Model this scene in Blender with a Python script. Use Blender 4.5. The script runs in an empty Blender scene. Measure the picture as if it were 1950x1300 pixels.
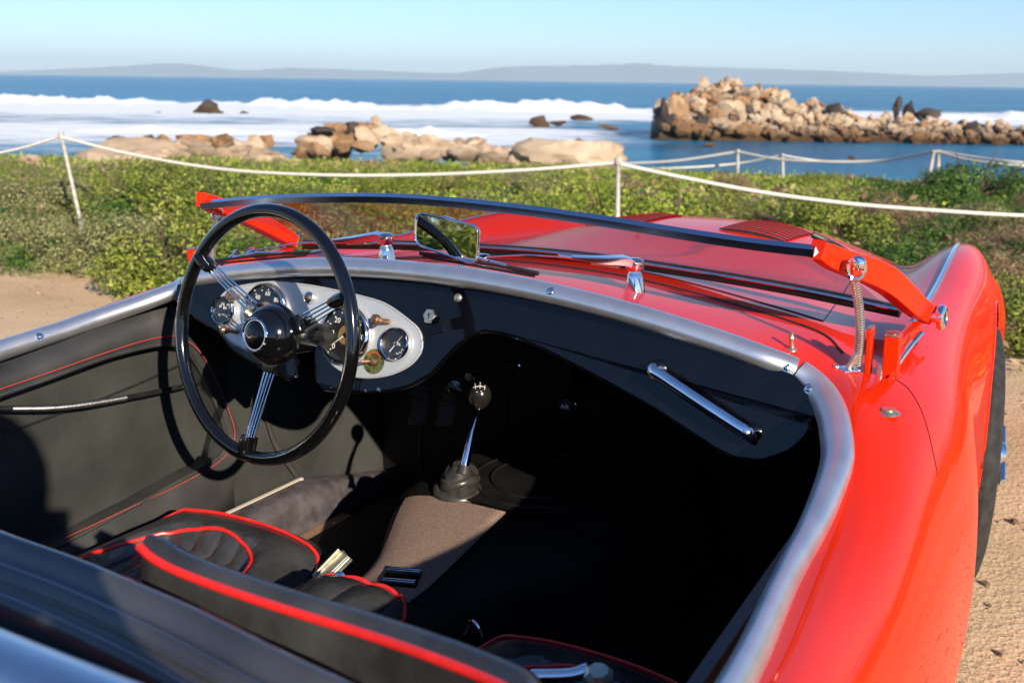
import bpy, bmesh, math, random
import numpy as np
from mathutils import Vector, Matrix, noise
random.seed(7); rng = np.random.default_rng(7)
SC = bpy.context.scene
COL = SC.collection
R_ = math.radians

# ------------------------------------------------------------------ camera
CAM = np.array([0.925, -2.6977, 1.2265]); F = 1950.0; PSI = 0.5107
ROLL = math.atan(.01256); PITCH = math.atan((650-152.7)*math.cos(ROLL)/F)
FW = np.array([-math.sin(PSI)*math.cos(PITCH), math.cos(PSI)*math.cos(PITCH), -math.sin(PITCH)])
r0 = np.array([math.cos(PSI), math.sin(PSI), 0.]); u0 = np.cross(r0, FW)
RT = math.cos(ROLL)*r0 + math.sin(ROLL)*u0; UP = np.cross(RT, FW)
cd = bpy.data.cameras.new('camera'); cam = bpy.data.objects.new('camera', cd); COL.objects.link(cam)
cam.matrix_world = Matrix(((RT[0],UP[0],-FW[0],CAM[0]),(RT[1],UP[1],-FW[1],CAM[1]),(RT[2],UP[2],-FW[2],CAM[2]),(0,0,0,1)))
cd.sensor_width = 36; cd.lens = 36; cd.clip_start = .02; cd.clip_end = 60000
cd.dof.use_dof = True; cd.dof.focus_distance = 1.62; cd.dof.aperture_fstop = 7.0
SC.camera = cam

# ------------------------------------------------------------------ world, sun, exposure
SUND = Vector((-.6, .42, -.305)).normalized()
EL = math.asin(-SUND.z); AZ = math.atan2(-SUND.x, -SUND.y)
w = bpy.data.worlds.new('World'); SC.world = w; w.use_nodes = True
nt = w.node_tree; nt.nodes.clear()
sky = nt.nodes.new('ShaderNodeTexSky'); sky.sky_type = 'NISHITA'; sky.sun_disc = False
sky.sun_elevation = EL; sky.sun_rotation = AZ; sky.altitude = 0; sky.air_density = 1.0; sky.dust_density = 0; sky.ozone_density = 4.5
bg = nt.nodes.new('ShaderNodeBackground'); bg.inputs[1].default_value = .080
ow = nt.nodes.new('ShaderNodeOutputWorld')
tint = nt.nodes.new('ShaderNodeMix'); tint.data_type = 'RGBA'; tint.blend_type = 'MULTIPLY'; tint.inputs[0].default_value = 1; tint.inputs[7].default_value = (.80, .95, 1.18, 1)
nt.links.new(sky.outputs[0], tint.inputs[6]); nt.links.new(tint.outputs[2], bg.inputs[0]); nt.links.new(bg.outputs[0], ow.inputs[0])
sl = bpy.data.lights.new('sun', 'SUN'); sl.energy = 5.0; sl.angle = R_(.53); sl.color = (1, .88, .72)
so = bpy.data.objects.new('sun', sl); COL.objects.link(so)
so.rotation_mode = 'QUATERNION'; so.rotation_quaternion = SUND.to_track_quat('-Z', 'Y')
SC.view_settings.view_transform = 'Standard'; SC.view_settings.look = 'None'
SC.view_settings.exposure = .85; SC.view_settings.gamma = 1; SC.view_settings.use_curve_mapping = False
SC.render.engine = 'CYCLES'
SC.cycles.volume_bounces = 0; SC.cycles.max_bounces = 10; SC.cycles.transparent_max_bounces = 16

# ------------------------------------------------------------------ helpers
def ray(px, py): return FW + (px-975)/F*RT - (py-650)/F*UP
def at(px, py, ax, v):
    d = ray(px, py); return CAM + d*(v-CAM[ax])/d[ax]
def far(px, py, D): return CAM + D*ray(px, py)
def onplane(px, py, p, n):
    d = ray(px, py); return CAM + d*(np.dot(np.array(p)-CAM, n)/np.dot(d, n))
def tag(o, label=None, cat=None, group=None, kind=None):
    if label: o['label'] = label
    if cat: o['category'] = cat
    if group: o['group'] = group
    if kind: o['kind'] = kind
    return o
def empty(name, loc=(0,0,0), label=None, cat=None, group=None):
    o = bpy.data.objects.new(name, None); COL.objects.link(o); o.location = loc; o.empty_display_size = .1
    return tag(o, label, cat, group)
def mk(name, V, Fc, m, parent=None, smooth=True, auto=None):
    me = bpy.data.meshes.new(name)
    me.from_pydata([tuple(map(float, v)) for v in V], [], [tuple(map(int, f)) for f in Fc])
    if smooth: me.polygons.foreach_set('use_smooth', [True]*len(me.polygons))
    if m: me.materials.append(m)
    me.update()
    if auto and smooth:
        me.set_sharp_from_angle(angle=R_(auto))
    o = bpy.data.objects.new(name, me); COL.objects.link(o)
    if parent: o.parent = parent
    return o
def join(*gs):
    V = []; Fc = []
    for v, f in gs:
        n = len(V); V += [tuple(x) for x in v]; Fc += [tuple(i+n for i in q) for q in f]
    return V, Fc
def frame_of(t, up=(0,0,1)):
    t = np.array(t, float); t /= np.linalg.norm(t); up = np.array(up, float)
    if abs(np.dot(t, up)) > .95: up = np.array([0,1.,0]) if abs(t[1]) < .9 else np.array([1.,0,0])
    a = np.cross(up, t); a /= np.linalg.norm(a); b = np.cross(t, a); return a, b, t
def tube(path, r, n=12, closed=False, caps=True, up=(0,0,1), sec=None):
    """sweep; r scalar or list; sec: list of (a,b) section offsets scaled by r"""
    P = np.array(path, float); N = len(P)
    rr = np.full(N, r) if np.isscalar(r) else np.array(r, float)
    if sec is None: sec = [(math.cos(2*math.pi*i/n), math.sin(2*math.pi*i/n)) for i in range(n)]
    n = len(sec); V = []
    for i in range(N):
        t = P[(i+1) % N]-P[i-1] if closed else P[min(i+1, N-1)]-P[max(i-1, 0)]
        a, b, t = frame_of(t, up)
        for (s, q) in sec: V.append(P[i]+rr[i]*(a*s+b*q))
    Fc = []
    for i in range(N if closed else N-1):
        j = (i+1) % N
        for k in range(n): Fc.append((i*n+k, j*n+k, j*n+(k+1) % n, i*n+(k+1) % n)[::-1])
    if caps and not closed:
        Fc.append(tuple(range(n))); Fc.append(tuple(reversed(range((N-1)*n, N*n))))
    return V, Fc
def lathe(prof, o, axis, n=32, up=(0,0,1)):
    """prof: list of (radius, distance along axis)"""
    a, b, t = frame_of(axis, up); o = np.array(o, float); V = []; Fc = []
    for (r, h) in prof:
        for k in range(n):
            c = 2*math.pi*k/n; V.append(o+t*h+r*(a*math.cos(c)+b*math.sin(c)))
    for i in range(len(prof)-1):
        for k in range(n): Fc.append((i*n+k, i*n+(k+1) % n, (i+1)*n+(k+1) % n, (i+1)*n+k))
    if prof[0][0] > 1e-6: Fc.append(tuple(reversed(range(n))))
    if prof[-1][0] > 1e-6: Fc.append(tuple(range((len(prof)-1)*n, len(prof)*n)))
    return V, Fc
def box(c, s, ax=None):
    """box centre c, full sizes s, axes rows ax"""
    ax = np.eye(3) if ax is None else np.array(ax, float); c = np.array(c, float)
    V = [c+ax[0]*s[0]/2*i+ax[1]*s[1]/2*j+ax[2]*s[2]/2*k for i in (-1,1) for j in (-1,1) for k in (-1,1)]
    return V, [(0,1,3,2),(4,6,7,5),(0,4,5,1),(2,3,7,6),(0,2,6,4),(1,5,7,3)]
def beam(p, q, w, h, up=(0,0,1)):
    p = np.array(p, float); q = np.array(q, float); a, b, t = frame_of(q-p, up)
    return box((p+q)/2, (w, h, np.linalg.norm(q-p)), (a, b, t))
def bev(o, w=.002, seg=2):
    m = o.modifiers.new('bevel', 'BEVEL'); m.width = w; m.segments = seg; m.limit_method = 'ANGLE'; m.angle_limit = R_(40); return o
def cr(pts, n):
    """Catmull-Rom through pts, n samples per span"""
    P = np.array(pts, float); E_ = np.vstack([2*P[0]-P[1], P, 2*P[-1]-P[-2]]); out = []
    for i in range(len(P)-1):
        a, b, c, d = E_[i:i+4]
        for k in range(n):
            t = k/n
            out.append(.5*((2*b)+(-a+c)*t+(2*a-5*b+4*c-d)*t*t+(-a+3*b-3*c+d)*t**3))
    out.append(P[-1]); return np.array(out)
def crc(pts, n):
    P = np.array(pts, float); N = len(P); out = []
    for i in range(N):
        a, b, c, d = P[i-1], P[i], P[(i+1) % N], P[(i+2) % N]
        for k in range(n):
            t = k/n
            out.append(.5*((2*b)+(-a+c)*t+(2*a-5*b+4*c-d)*t*t+(-a+3*b-3*c+d)*t**3))
    return np.array(out)
def grid(P, flip=False):
    """P: array rows x cols x 3"""
    P = np.array(P, float); a, b = P.shape[:2]; V = P.reshape(-1, 3); Fc = []
    for i in range(a-1):
        for j in range(b-1):
            q = (i*b+j, i*b+j+1, (i+1)*b+j+1, (i+1)*b+j); Fc.append(q[::-1] if flip else q)
    return list(V), Fc
def extrude(pts, d):
    """closed polygon pts (3D, planar) extruded by vector d"""
    P = np.array(pts, float); n = len(P); d = np.array(d, float)
    V = list(P)+list(P+d)
    Fc = [tuple(range(n)), tuple(reversed(range(n, 2*n)))]+[(i, n+i, n+(i+1) % n, (i+1) % n) for i in range(n)]
    return V, Fc
def text(name, body, size, o, right, up, m, parent, depth=.0002):
    c = bpy.data.curves.new(name, 'FONT'); c.body = body; c.size = size; c.extrude = depth; c.align_x = 'CENTER'; c.align_y = 'CENTER'
    c.resolution_u = 3
    t = bpy.data.objects.new('tmp', c); me = bpy.data.meshes.new_from_object(t)
    bpy.data.objects.remove(t); me.name = name; me.materials.clear(); me.materials.append(m)
    ob = bpy.data.objects.new(name, me); COL.objects.link(ob)
    r = Vector(right).normalized(); u = Vector(up); u = (u-r*u.dot(r)).normalized(); n = r.cross(u)
    M = Matrix(((r.x,u.x,n.x,o[0]),(r.y,u.y,n.y,o[1]),(r.z,u.z,n.z,o[2]),(0,0,0,1)))
    me.transform(M); ob.parent = parent; return ob

# ------------------------------------------------------------------ materials
def nodes(m):
    m.use_nodes = True; return m.node_tree, m.node_tree.nodes, m.node_tree.nodes['Principled BSDF']
def mat(name, col, rough=.5, metal=0, coat=0, spec=.5, n1=None, amt=.25, bump=None, bd=.3, rvar=0, obj=False, stretch=None, col2=None, crough=.03):
    """n1 noise scale for colour variation; bump noise scale"""
    m = bpy.data.materials.new(name); t, N, b = nodes(m)
    b.inputs['Base Color'].default_value = (*col, 1); b.inputs['Roughness'].default_value = rough
    b.inputs['Metallic'].default_value = metal; b.inputs['Coat Weight'].default_value = coat; b.inputs['Coat Roughness'].default_value = crough
    b.inputs['Specular IOR Level'].default_value = spec
    tc = N.new('ShaderNodeTexCoord'); src = tc.outputs['Object']
    if stretch:
        mp = N.new('ShaderNodeMapping'); mp.inputs['Scale'].default_value = stretch; t.links.new(src, mp.inputs[0]); src = mp.outputs[0]
    if n1:
        tx = N.new('ShaderNodeTexNoise'); tx.inputs['Scale'].default_value = n1; tx.inputs['Detail'].default_value = 6; t.links.new(src, tx.inputs[0])
        rp = N.new('ShaderNodeValToRGB'); rp.color_ramp.elements[0].position = .35; rp.color_ramp.elements[1].position = .65
        c2 = col2 or tuple(min(1, c*(1+amt)) for c in col); c1 = col if col2 else tuple(c*(1-amt) for c in col)
        rp.color_ramp.elements[0].color = (*c1, 1); rp.color_ramp.elements[1].color = (*c2, 1)
        t.links.new(tx.outputs[0], rp.inputs[0]); t.links.new(rp.outputs[0], b.inputs['Base Color'])
        if rvar:
            mr = N.new('ShaderNodeMapRange'); mr.inputs[3].default_value = rough-rvar; mr.inputs[4].default_value = rough+rvar
            t.links.new(tx.outputs[0], mr.inputs[0]); t.links.new(mr.outputs[0], b.inputs['Roughness'])
    if bump:
        t2 = N.new('ShaderNodeTexNoise'); t2.inputs['Scale'].default_value = bump; t2.inputs['Detail'].default_value = 5; t.links.new(src, t2.inputs[0])
        bp = N.new('ShaderNodeBump'); bp.inputs['Strength'].default_value = bd; bp.inputs['Distance'].default_value = .002
        t.links.new(t2.outputs[0], bp.inputs['Height']); t.links.new(bp.outputs[0], b.inputs['Normal'])
    return m
M = {}
M['red'] = mat('red_paint', (.66,.019,.0004), .40, 0, .5, .02, n1=3, amt=.04, crough=.025)
M['redflat'] = mat('red_enamel', (.68,.022,.001), .35, 0, .4, .1)
M['alu'] = mat('brushed_aluminium', (.70,.71,.73), .36, .90, 0, n1=25, amt=.05, rvar=.05, bump=700, bd=.03)
M['black'] = mat('black_gloss_paint', (.002,.002,.003), .2, 0, .65, .1, n1=20, amt=.3, crough=.015)
M['rim'] = mat('black_wheel_plastic', (.003,.003,.003), .12, 0, .5)
M['chrome'] = mat('chrome', (.86,.86,.86), .06, 1, n1=90, amt=.05)
M['chromeb'] = mat('polished_frame', (.62,.64,.66), .10, 1)
M['barmetal'] = mat('dark_polished_frame', (.42,.48,.56), .16, 1)
M['steel'] = mat('dull_steel', (.5,.49,.46), .34, 1, n1=120, amt=.25)
M['bronze'] = mat('bronzed_knob', (.30,.17,.10), .35, .8, n1=200, amt=.3)
M['silver'] = mat('silver_panel_paint', (.44,.46,.47), .36, .35, .2, n1=400, amt=.08)
M['leather'] = mat('black_leather', (.036,.036,.036), .28, 0, 0, .8, n1=14, amt=.35, bump=38, bd=.55, rvar=.08)
M['vinyl'] = mat('black_vinyl', (.034,.034,.033), .48, 0, 0, .45, n1=9, amt=.3, bump=650, bd=.35, rvar=.08)
M['vinyld'] = mat('worn_black_vinyl', (.036,.037,.034), .5, 0, 0, .4, n1=5, amt=.28, bump=60, bd=.5, rvar=.08)
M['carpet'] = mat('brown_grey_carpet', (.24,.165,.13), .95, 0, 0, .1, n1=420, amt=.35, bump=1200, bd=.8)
M['carpetp'] = mat('mauve_grey_carpet', (.075,.065,.07), .95, 0, 0, .1, n1=25, amt=.35, bump=700, bd=.9)
M['mat'] = mat('black_rubber_and_shade', (.006,.0055,.005), .6, 0, 0, .25, n1=12, amt=.5, bump=200, bd=.3)
M['tan'] = mat('tan_carpet_edge', (.26,.15,.08), .9, n1=200, amt=.3, bump=700, bd=.8)
M['cream'] = mat('cream_binding', (.55,.50,.40), .7)
M['piping'] = mat('red_piping', (.65,.02,.015), .38, 0, .2, n1=60, amt=.1)
M['rubber'] = mat('black_rubber', (.012,.012,.012), .5, 0, 0, .5, n1=90, amt=.3)
M['boot'] = mat('grey_rubber_boot', (.030,.028,.025), .34, 0, 0, .5, n1=60, amt=.3)
M['knob'] = mat('black_bakelite', (.014,.012,.010), .18, 0, .6)
M['dial'] = mat('black_dial', (.008,.008,.008), .5)
M['gold'] = mat('gold_dial_centre', (.30,.20,.08), .45, .4)
M['white'] = mat('white_marking', (.75,.74,.68), .5)
M['grn'] = mat('green_brass_plate', (.09,.10,.03), .5, .3, n1=150, amt=.6)
M['redmark'] = mat('red_marking', (.55,.06,.03), .5)
M['zinc'] = mat('zinc_plate', (.60,.58,.45), .32, .9, n1=80, amt=.15)
M['hood'] = mat('black_hood_vinyl', (.038,.038,.040), .32, 0, .9, .5, n1=8, amt=.3, bump=300, bd=.15)
M['tyre'] = mat('tyre_rubber', (.022,.021,.020), .7, 0, 0, .3, n1=40, amt=.35)
M['thread'] = mat('red_thread', (.50,.05,.035), .7)
M['rope'] = mat('white_rope', (.62,.58,.50), .8, n1=80, amt=.15, bump=200, bd=.8)
M['post'] = mat('grey_post', (.40,.38,.33), .7, n1=30, amt=.25)
M['skin'] = mat('skin', (.55,.30,.20), .5); M['cloth'] = mat('dark_jacket', (.05,.06,.08), .85, n1=30, amt=.2); M['jeans'] = mat('jeans', (.06,.09,.16), .85)
M['hair'] = mat('brown_hair', (.05,.03,.02), .7)
def glass_mat(name, tint, refl=1.0):
    m = bpy.data.materials.new(name); m.use_nodes = True; t = m.node_tree; N = t.nodes; N.clear(); L = t.links
    tr = N.new('ShaderNodeBsdfTransparent'); tr.inputs[0].default_value = (*tint, 1)
    gl = N.new('ShaderNodeBsdfGlossy'); gl.inputs['Roughness'].default_value = .01
    ge = N.new('ShaderNodeNewGeometry'); dt = N.new('ShaderNodeVectorMath'); dt.operation = 'DOT_PRODUCT'; L.new(ge.outputs['Incoming'], dt.inputs[0]); L.new(ge.outputs['Normal'], dt.inputs[1])
    ab = N.new('ShaderNodeMath'); ab.operation = 'ABSOLUTE'; L.new(dt.outputs['Value'], ab.inputs[0])
    om = N.new('ShaderNodeMath'); om.operation = 'SUBTRACT'; om.inputs[0].default_value = 1; L.new(ab.outputs[0], om.inputs[1])
    pw = N.new('ShaderNodeMath'); pw.operation = 'POWER'; pw.inputs[1].default_value = 5; L.new(om.outputs[0], pw.inputs[0])
    fr = N.new('ShaderNodeMath'); fr.operation = 'MULTIPLY_ADD'; fr.inputs[1].default_value = .75; fr.inputs[2].default_value = .04; L.new(pw.outputs[0], fr.inputs[0])
    mx = N.new('ShaderNodeMixShader'); o = N.new('ShaderNodeOutputMaterial')
    L.new(fr.outputs[0], mx.inputs[0]); L.new(tr.outputs[0], mx.inputs[1]); L.new(gl.outputs[0], mx.inputs[2]); L.new(mx.outputs[0], o.inputs[0])
    return m
M['glass'] = glass_mat('windscreen_glass', (.84,.87,.86))
M['gglass'] = glass_mat('gauge_glass', (.97,.97,.97))
mm = mat('mirror_silver', (.85,.86,.84), .005, 1); M['mirror'] = mm

# ------------------------------------------------------------------ SETTING
CT = math.cos(PSI); ST = math.sin(PSI)
def wxy(lat, D):   # lateral (right +) and forward distance along the camera heading -> world xy
    return CAM[0]+lat*CT-D*ST, CAM[1]+lat*ST+D*CT
def edgeD(lat): return 44+6*noise.noise(Vector((lat*.05, 3, 0)))-.55*max(0, min(14, lat+2))+ (6 if lat < -12 else 0)
def terr(lat, D):
    z = 0. if D < 9 else -(.066+.0011*max(0, min(14, lat)))*(D-9)
    e = edgeD(lat)
    if D > e: z -= min(1.0, (D-e)/7)*(4.6+z)*1.0
    n = Vector((lat*.35, D*.35, 0))
    bumpy = max(0, min(1, (D-5.5)/4))
    z += bumpy*(.10*noise.noise(n)+.16*noise.noise(n*.3))
    return z
def scrubline(l): return max(3.9, 5.05-.5*l)+.35*noise.noise(Vector((l*.9,0,0)))
def clear_of_car(x, y): return not (abs(x) < 1.02 and y < 2.15)
lats = np.concatenate([np.linspace(-400,-45,12), np.linspace(-40,40,110), np.linspace(45,400,12)])
Ds = np.concatenate([np.linspace(-300,-6,14), np.linspace(-5,60,150)])
P = [[(*wxy(l, d), terr(l, d) if d > -5.5 else 0) for l in lats] for d in Ds]
def ground_mat():
    m = bpy.data.materials.new('sandy_ground'); t, N, b = nodes(m); L = t.links
    tc = N.new('ShaderNodeTexCoord'); b.inputs['Roughness'].default_value = .95; b.inputs['Specular IOR Level'].default_value = .1
    a = N.new('ShaderNodeTexNoise'); a.inputs['Scale'].default_value = 1.3; a.inputs['Detail'].default_value = 10; L.new(tc.outputs['Object'], a.inputs[0])
    r = N.new('ShaderNodeValToRGB'); e = r.color_ramp.elements; e[0].position = .3; e[0].color = (.50,.34,.20,1); e[1].position = .7; e[1].color = (.68,.50,.32,1); L.new(a.outputs[0], r.inputs[0])
    g = N.new('ShaderNodeTexNoise'); g.inputs['Scale'].default_value = 140; g.inputs['Detail'].default_value = 6; L.new(tc.outputs['Object'], g.inputs[0])
    r2 = N.new('ShaderNodeValToRGB'); e = r2.color_ramp.elements; e[0].position = .3; e[0].color = (.72,.68,.62,1); e[1].position = .62; e[1].color = (1.1,1.08,1.02,1); L.new(g.outputs[0], r2.inputs[0])
    mx = N.new('ShaderNodeMix'); mx.data_type = 'RGBA'; mx.blend_type = 'MULTIPLY'; mx.inputs[0].default_value = .8
    L.new(r.outputs[0], mx.inputs[6]); L.new(r2.outputs[0], mx.inputs[7]); L.new(mx.outputs[2], b.inputs['Base Color'])
    bp = N.new('ShaderNodeBump'); bp.inputs['Strength'].default_value = .5; bp.inputs['Distance'].default_value = .006
    v = N.new('ShaderNodeTexVoronoi'); v.inputs['Scale'].default_value = 60; L.new(tc.outputs['Object'], v.inputs[0])
    ad = N.new('ShaderNodeMath'); ad.operation = 'ADD'; L.new(g.outputs[0], ad.inputs[0]); L.new(v.outputs[0], ad.inputs[1])
    lw = N.new('ShaderNodeTexNoise'); lw.inputs['Scale'].default_value = 9; lw.inputs['Detail'].default_value = 3; L.new(tc.outputs['Object'], lw.inputs[0])
    b2 = N.new('ShaderNodeBump'); b2.inputs['Strength'].default_value = .4; b2.inputs['Distance'].default_value = .010; L.new(lw.outputs[0], b2.inputs['Height'])
    L.new(ad.outputs[0], bp.inputs['Height']); L.new(b2.outputs[0], bp.inputs['Normal']); L.new(bp.outputs[0], b.inputs['Normal'])
    return m
V, Fc = grid(P)
g = mk('ground', V, Fc, ground_mat()); tag(g, kind='structure')
soil = mat('meadow_soil', (.045,.055,.018), .95, n1=1.2, amt=.5, bump=20, bd=1, col2=(.10,.12,.03))
g.data.materials.append(soil)
for p in g.data.polygons:
    c = p.center; dx, dy = c.x-CAM[0], c.y-CAM[1]; D = -dx*ST+dy*CT; lat = dx*CT+dy*ST
    lim = 6.9 + (-.3*min(0, lat+2.5) if lat < -2.5 else 0)
    if D > scrubline(lat)+.5: p.material_index = 1

# sea
def sea_mat():
    m = bpy.data.materials.new('sea_water'); t, N, b = nodes(m); L = t.links
    tc = N.new('ShaderNodeTexCoord')
    b.inputs['Roughness'].default_value = .22; b.inputs['IOR'].default_value = 1.33; b.inputs['Specular IOR Level'].default_value = .18
    mp = N.new('ShaderNodeMapping'); mp.inputs['Scale'].default_value = (.35,1,1); L.new(tc.outputs['Object'], mp.inputs[0])
    sp = N.new('ShaderNodeSeparateXYZ'); L.new(tc.outputs['Object'], sp.inputs[0])
    # broad wobble of the foam edge
    wn = N.new('ShaderNodeTexNoise'); wn.inputs['Scale'].default_value = .03; wn.inputs['Detail'].default_value = 5; L.new(tc.outputs['Object'], wn.inputs[0])
    wm = N.new('ShaderNodeMath'); wm.operation = 'MULTIPLY_ADD'; wm.inputs[1].default_value = 26; wm.inputs[2].default_value = -13; L.new(wn.outputs[0], wm.inputs[0])
    yy = N.new('ShaderNodeMath'); yy.operation = 'ADD'; L.new(sp.outputs[1], yy.inputs[0]); L.new(wm.outputs[0], yy.inputs[1])
    ys = N.new('ShaderNodeMath'); ys.operation = 'MULTIPLY'; ys.inputs[1].default_value = 1/400; L.new(yy.outputs[0], ys.inputs[0])
    cr_ = N.new('ShaderNodeValToRGB'); e = cr_.color_ramp.elements
    pts = [(0,0),(60/400,.46),(80/400,.54),(90/400,.72),(112/400,.85),(120/400,.60),(136/400,.66),(150/400,.80),(165/400,.90),(205/400,.84),(215/400,.5),(250/400,.34),(1,.18)]
    e[0].position = pts[0][0]; e[0].color = (pts[0][1],)*3+(1,); e[1].position = 1; e[1].color = (.18,)*3+(1,)
    for p, v in pts[1:-1]:
        q = e.new(p); q.color = (v, v, v, 1)
    L.new(ys.outputs[0], cr_.inputs[0])
    fn = N.new('ShaderNodeTexNoise'); fn.inputs['Scale'].default_value = .30; fn.inputs['Detail'].default_value = 9; fn.inputs['Roughness'].default_value = .68; L.new(mp.outputs[0], fn.inputs[0])
    mxr = N.new('ShaderNodeMapRange'); mxr.inputs[1].default_value = 3; mxr.inputs[2].default_value = 16; L.new(sp.outputs[0], mxr.inputs[0])
    myr = N.new('ShaderNodeMapRange'); myr.inputs[1].default_value = 150; myr.inputs[2].default_value = 118; L.new(sp.outputs[1], myr.inputs[0])
    cut = N.new('ShaderNodeMath'); cut.operation = 'MULTIPLY'; L.new(mxr.outputs[0], cut.inputs[0]); L.new(myr.outputs[0], cut.inputs[1])
    cu2 = N.new('ShaderNodeMath'); cu2.operation = 'MULTIPLY_ADD'; cu2.inputs[1].default_value = -.42; L.new(cut.outputs[0], cu2.inputs[0]); L.new(cr_.outputs[0], cu2.inputs[2])
    sm = N.new('ShaderNodeMath'); sm.operation = 'ADD'; L.new(cu2.outputs[0], sm.inputs[0]); L.new(fn.outputs[0], sm.inputs[1])
    fm = N.new('ShaderNodeMapRange'); fm.inputs[1].default_value = .97; fm.inputs[2].default_value = 1.24; L.new(sm.outputs[0], fm.inputs[0])
    deep = N.new('ShaderNodeTexNoise'); deep.inputs['Scale'].default_value = .05; deep.inputs['Detail'].default_value = 6; L.new(mp.outputs[0], deep.inputs[0])
    wc = N.new('ShaderNodeValToRGB'); e = wc.color_ramp.elements; e[0].position = .35; e[0].color = (.003,.075,.16,1); e[1].position = .68; e[1].color = (.015,.19,.29,1); L.new(deep.outputs[0], wc.inputs[0])
    mx = N.new('ShaderNodeMix'); mx.data_type = 'RGBA'; L.new(fm.outputs[0], mx.inputs[0]); L.new(wc.outputs[0], mx.inputs[6]); mx.inputs[7].default_value = (.80,.84,.86,1)
    L.new(mx.outputs[2], b.inputs['Base Color'])
    rr = N.new('ShaderNodeMapRange'); rr.inputs[3].default_value = .25; rr.inputs[4].default_value = .9; L.new(fm.outputs[0], rr.inputs[0]); L.new(rr.outputs[0], b.inputs['Roughness'])
    wv = N.new('ShaderNodeTexNoise'); wv.inputs['Scale'].default_value = .9; wv.inputs['Detail'].default_value = 8; L.new(mp.outputs[0], wv.inputs[0])
    bp = N.new('ShaderNodeBump'); bp.inputs['Strength'].default_value = 1; bp.inputs['Distance'].default_value = .55; L.new(wv.outputs[0], bp.inputs['Height']); L.new(bp.outputs[0], b.inputs['Normal'])
    return m
M['sea'] = sea_mat()
SEA = -4.0
rows = [30,45,60,80,100,120,150,200,300,500,900,1800,3200,5200]
wd = lambda d: max(90, d*1.3)
sea = mk('sea', [(s*wd(d), d, 0) for d in rows for s in np.linspace(-1,1,21)],
   [(i*21+j, i*21+j+1, (i+1)*21+j+1, (i+1)*21+j) for i in range(len(rows)-1) for j in range(20)], M['sea'])
sea.location = (CAM[0], CAM[1], SEA); sea.rotation_euler = (0,0,PSI); tag(sea, kind='structure')
# distant mountains across the bay
prof = [(-300,148),(-100,140),(60,134),(200,128),(330,121),(420,130),(470,134),(560,130),(700,134),(830,139),(880,138),(960,128),(1080,125),(1180,123),(1215,121),(1300,127),(1450,131),(1600,136),(1700,141),(1760,144),(1820,143),(1950,139),(2300,137)]
pp = cr(prof, 8); DM = 15500.
V = []; n_ = len(pp)
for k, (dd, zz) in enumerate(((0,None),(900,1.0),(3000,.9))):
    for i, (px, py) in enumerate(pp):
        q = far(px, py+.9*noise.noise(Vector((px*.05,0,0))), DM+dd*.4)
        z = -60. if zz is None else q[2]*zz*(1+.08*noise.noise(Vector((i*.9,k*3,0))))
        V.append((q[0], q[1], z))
mk_h = mk('hills', V, [(k*n_+i, k*n_+i+1, (k+1)*n_+i+1, (k+1)*n_+i) for k in range(2) for i in range(n_-1)], mat('scrub_haze_blue', (.03,.06,.10), .9, n1=.001, amt=.4))  # blue in the base colour stands in for distance haze over the scrub
tag(mk_h, kind='structure')

# breaking waves: white ridges of tumbling water
foam = mat('foam', (.82,.86,.88), .85, n1=.6, amt=.06, bump=1.5, bd=1)
def breaker(D, l0, l1, h, wid, seed, label):
    n = int((l1-l0)/1.2); Pn = []
    for i in range(n+1):
        l = l0+(l1-l0)*i/n; e = min(1, i/12, (n-i)/12)
        hh = h*(.42+.95*noise.noise(Vector((l*.05, seed, 0)))+.45*noise.noise(Vector((l*.3, seed, 4)))+.35*noise.noise(Vector((l*1.1, seed, 7))))*e
        dd = 3.5*noise.noise(Vector((l*.025, seed, 9)))
        row = []
        for k in range(9):
            t = k/8; z = math.sin(math.pi*t)**.8*max(-.1, hh)*(1+.5*noise.noise(Vector((l*.9, k*.7, seed))))
            x, y = wxy(l, D+dd+(t-.5)*wid); row.append((x, y, SEA-.15+z))
        Pn.append(row)
    V, Fc = grid(Pn, True); o = mk('breaking_wave', V, Fc, foam); tag(o, label, 'wave', 'white breakers rolling toward the shore')
breaker(208, -125, 75, 1.5, 15, 1.3, 'long far white breaker crest below the dark blue water')
breaker(186, -110, 40, 1.0, 10, 5.3, 'middle white breaker behind the small dark sea rocks')
breaker(101, -52, 4, .8, 6, 8.1, 'near white breaker rolling in front of the brown shore rocks')
breaker(176, 62, 120, 1.7, 12, 2.2, 'white breaker behind the low right end of the rocky headland')

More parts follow.
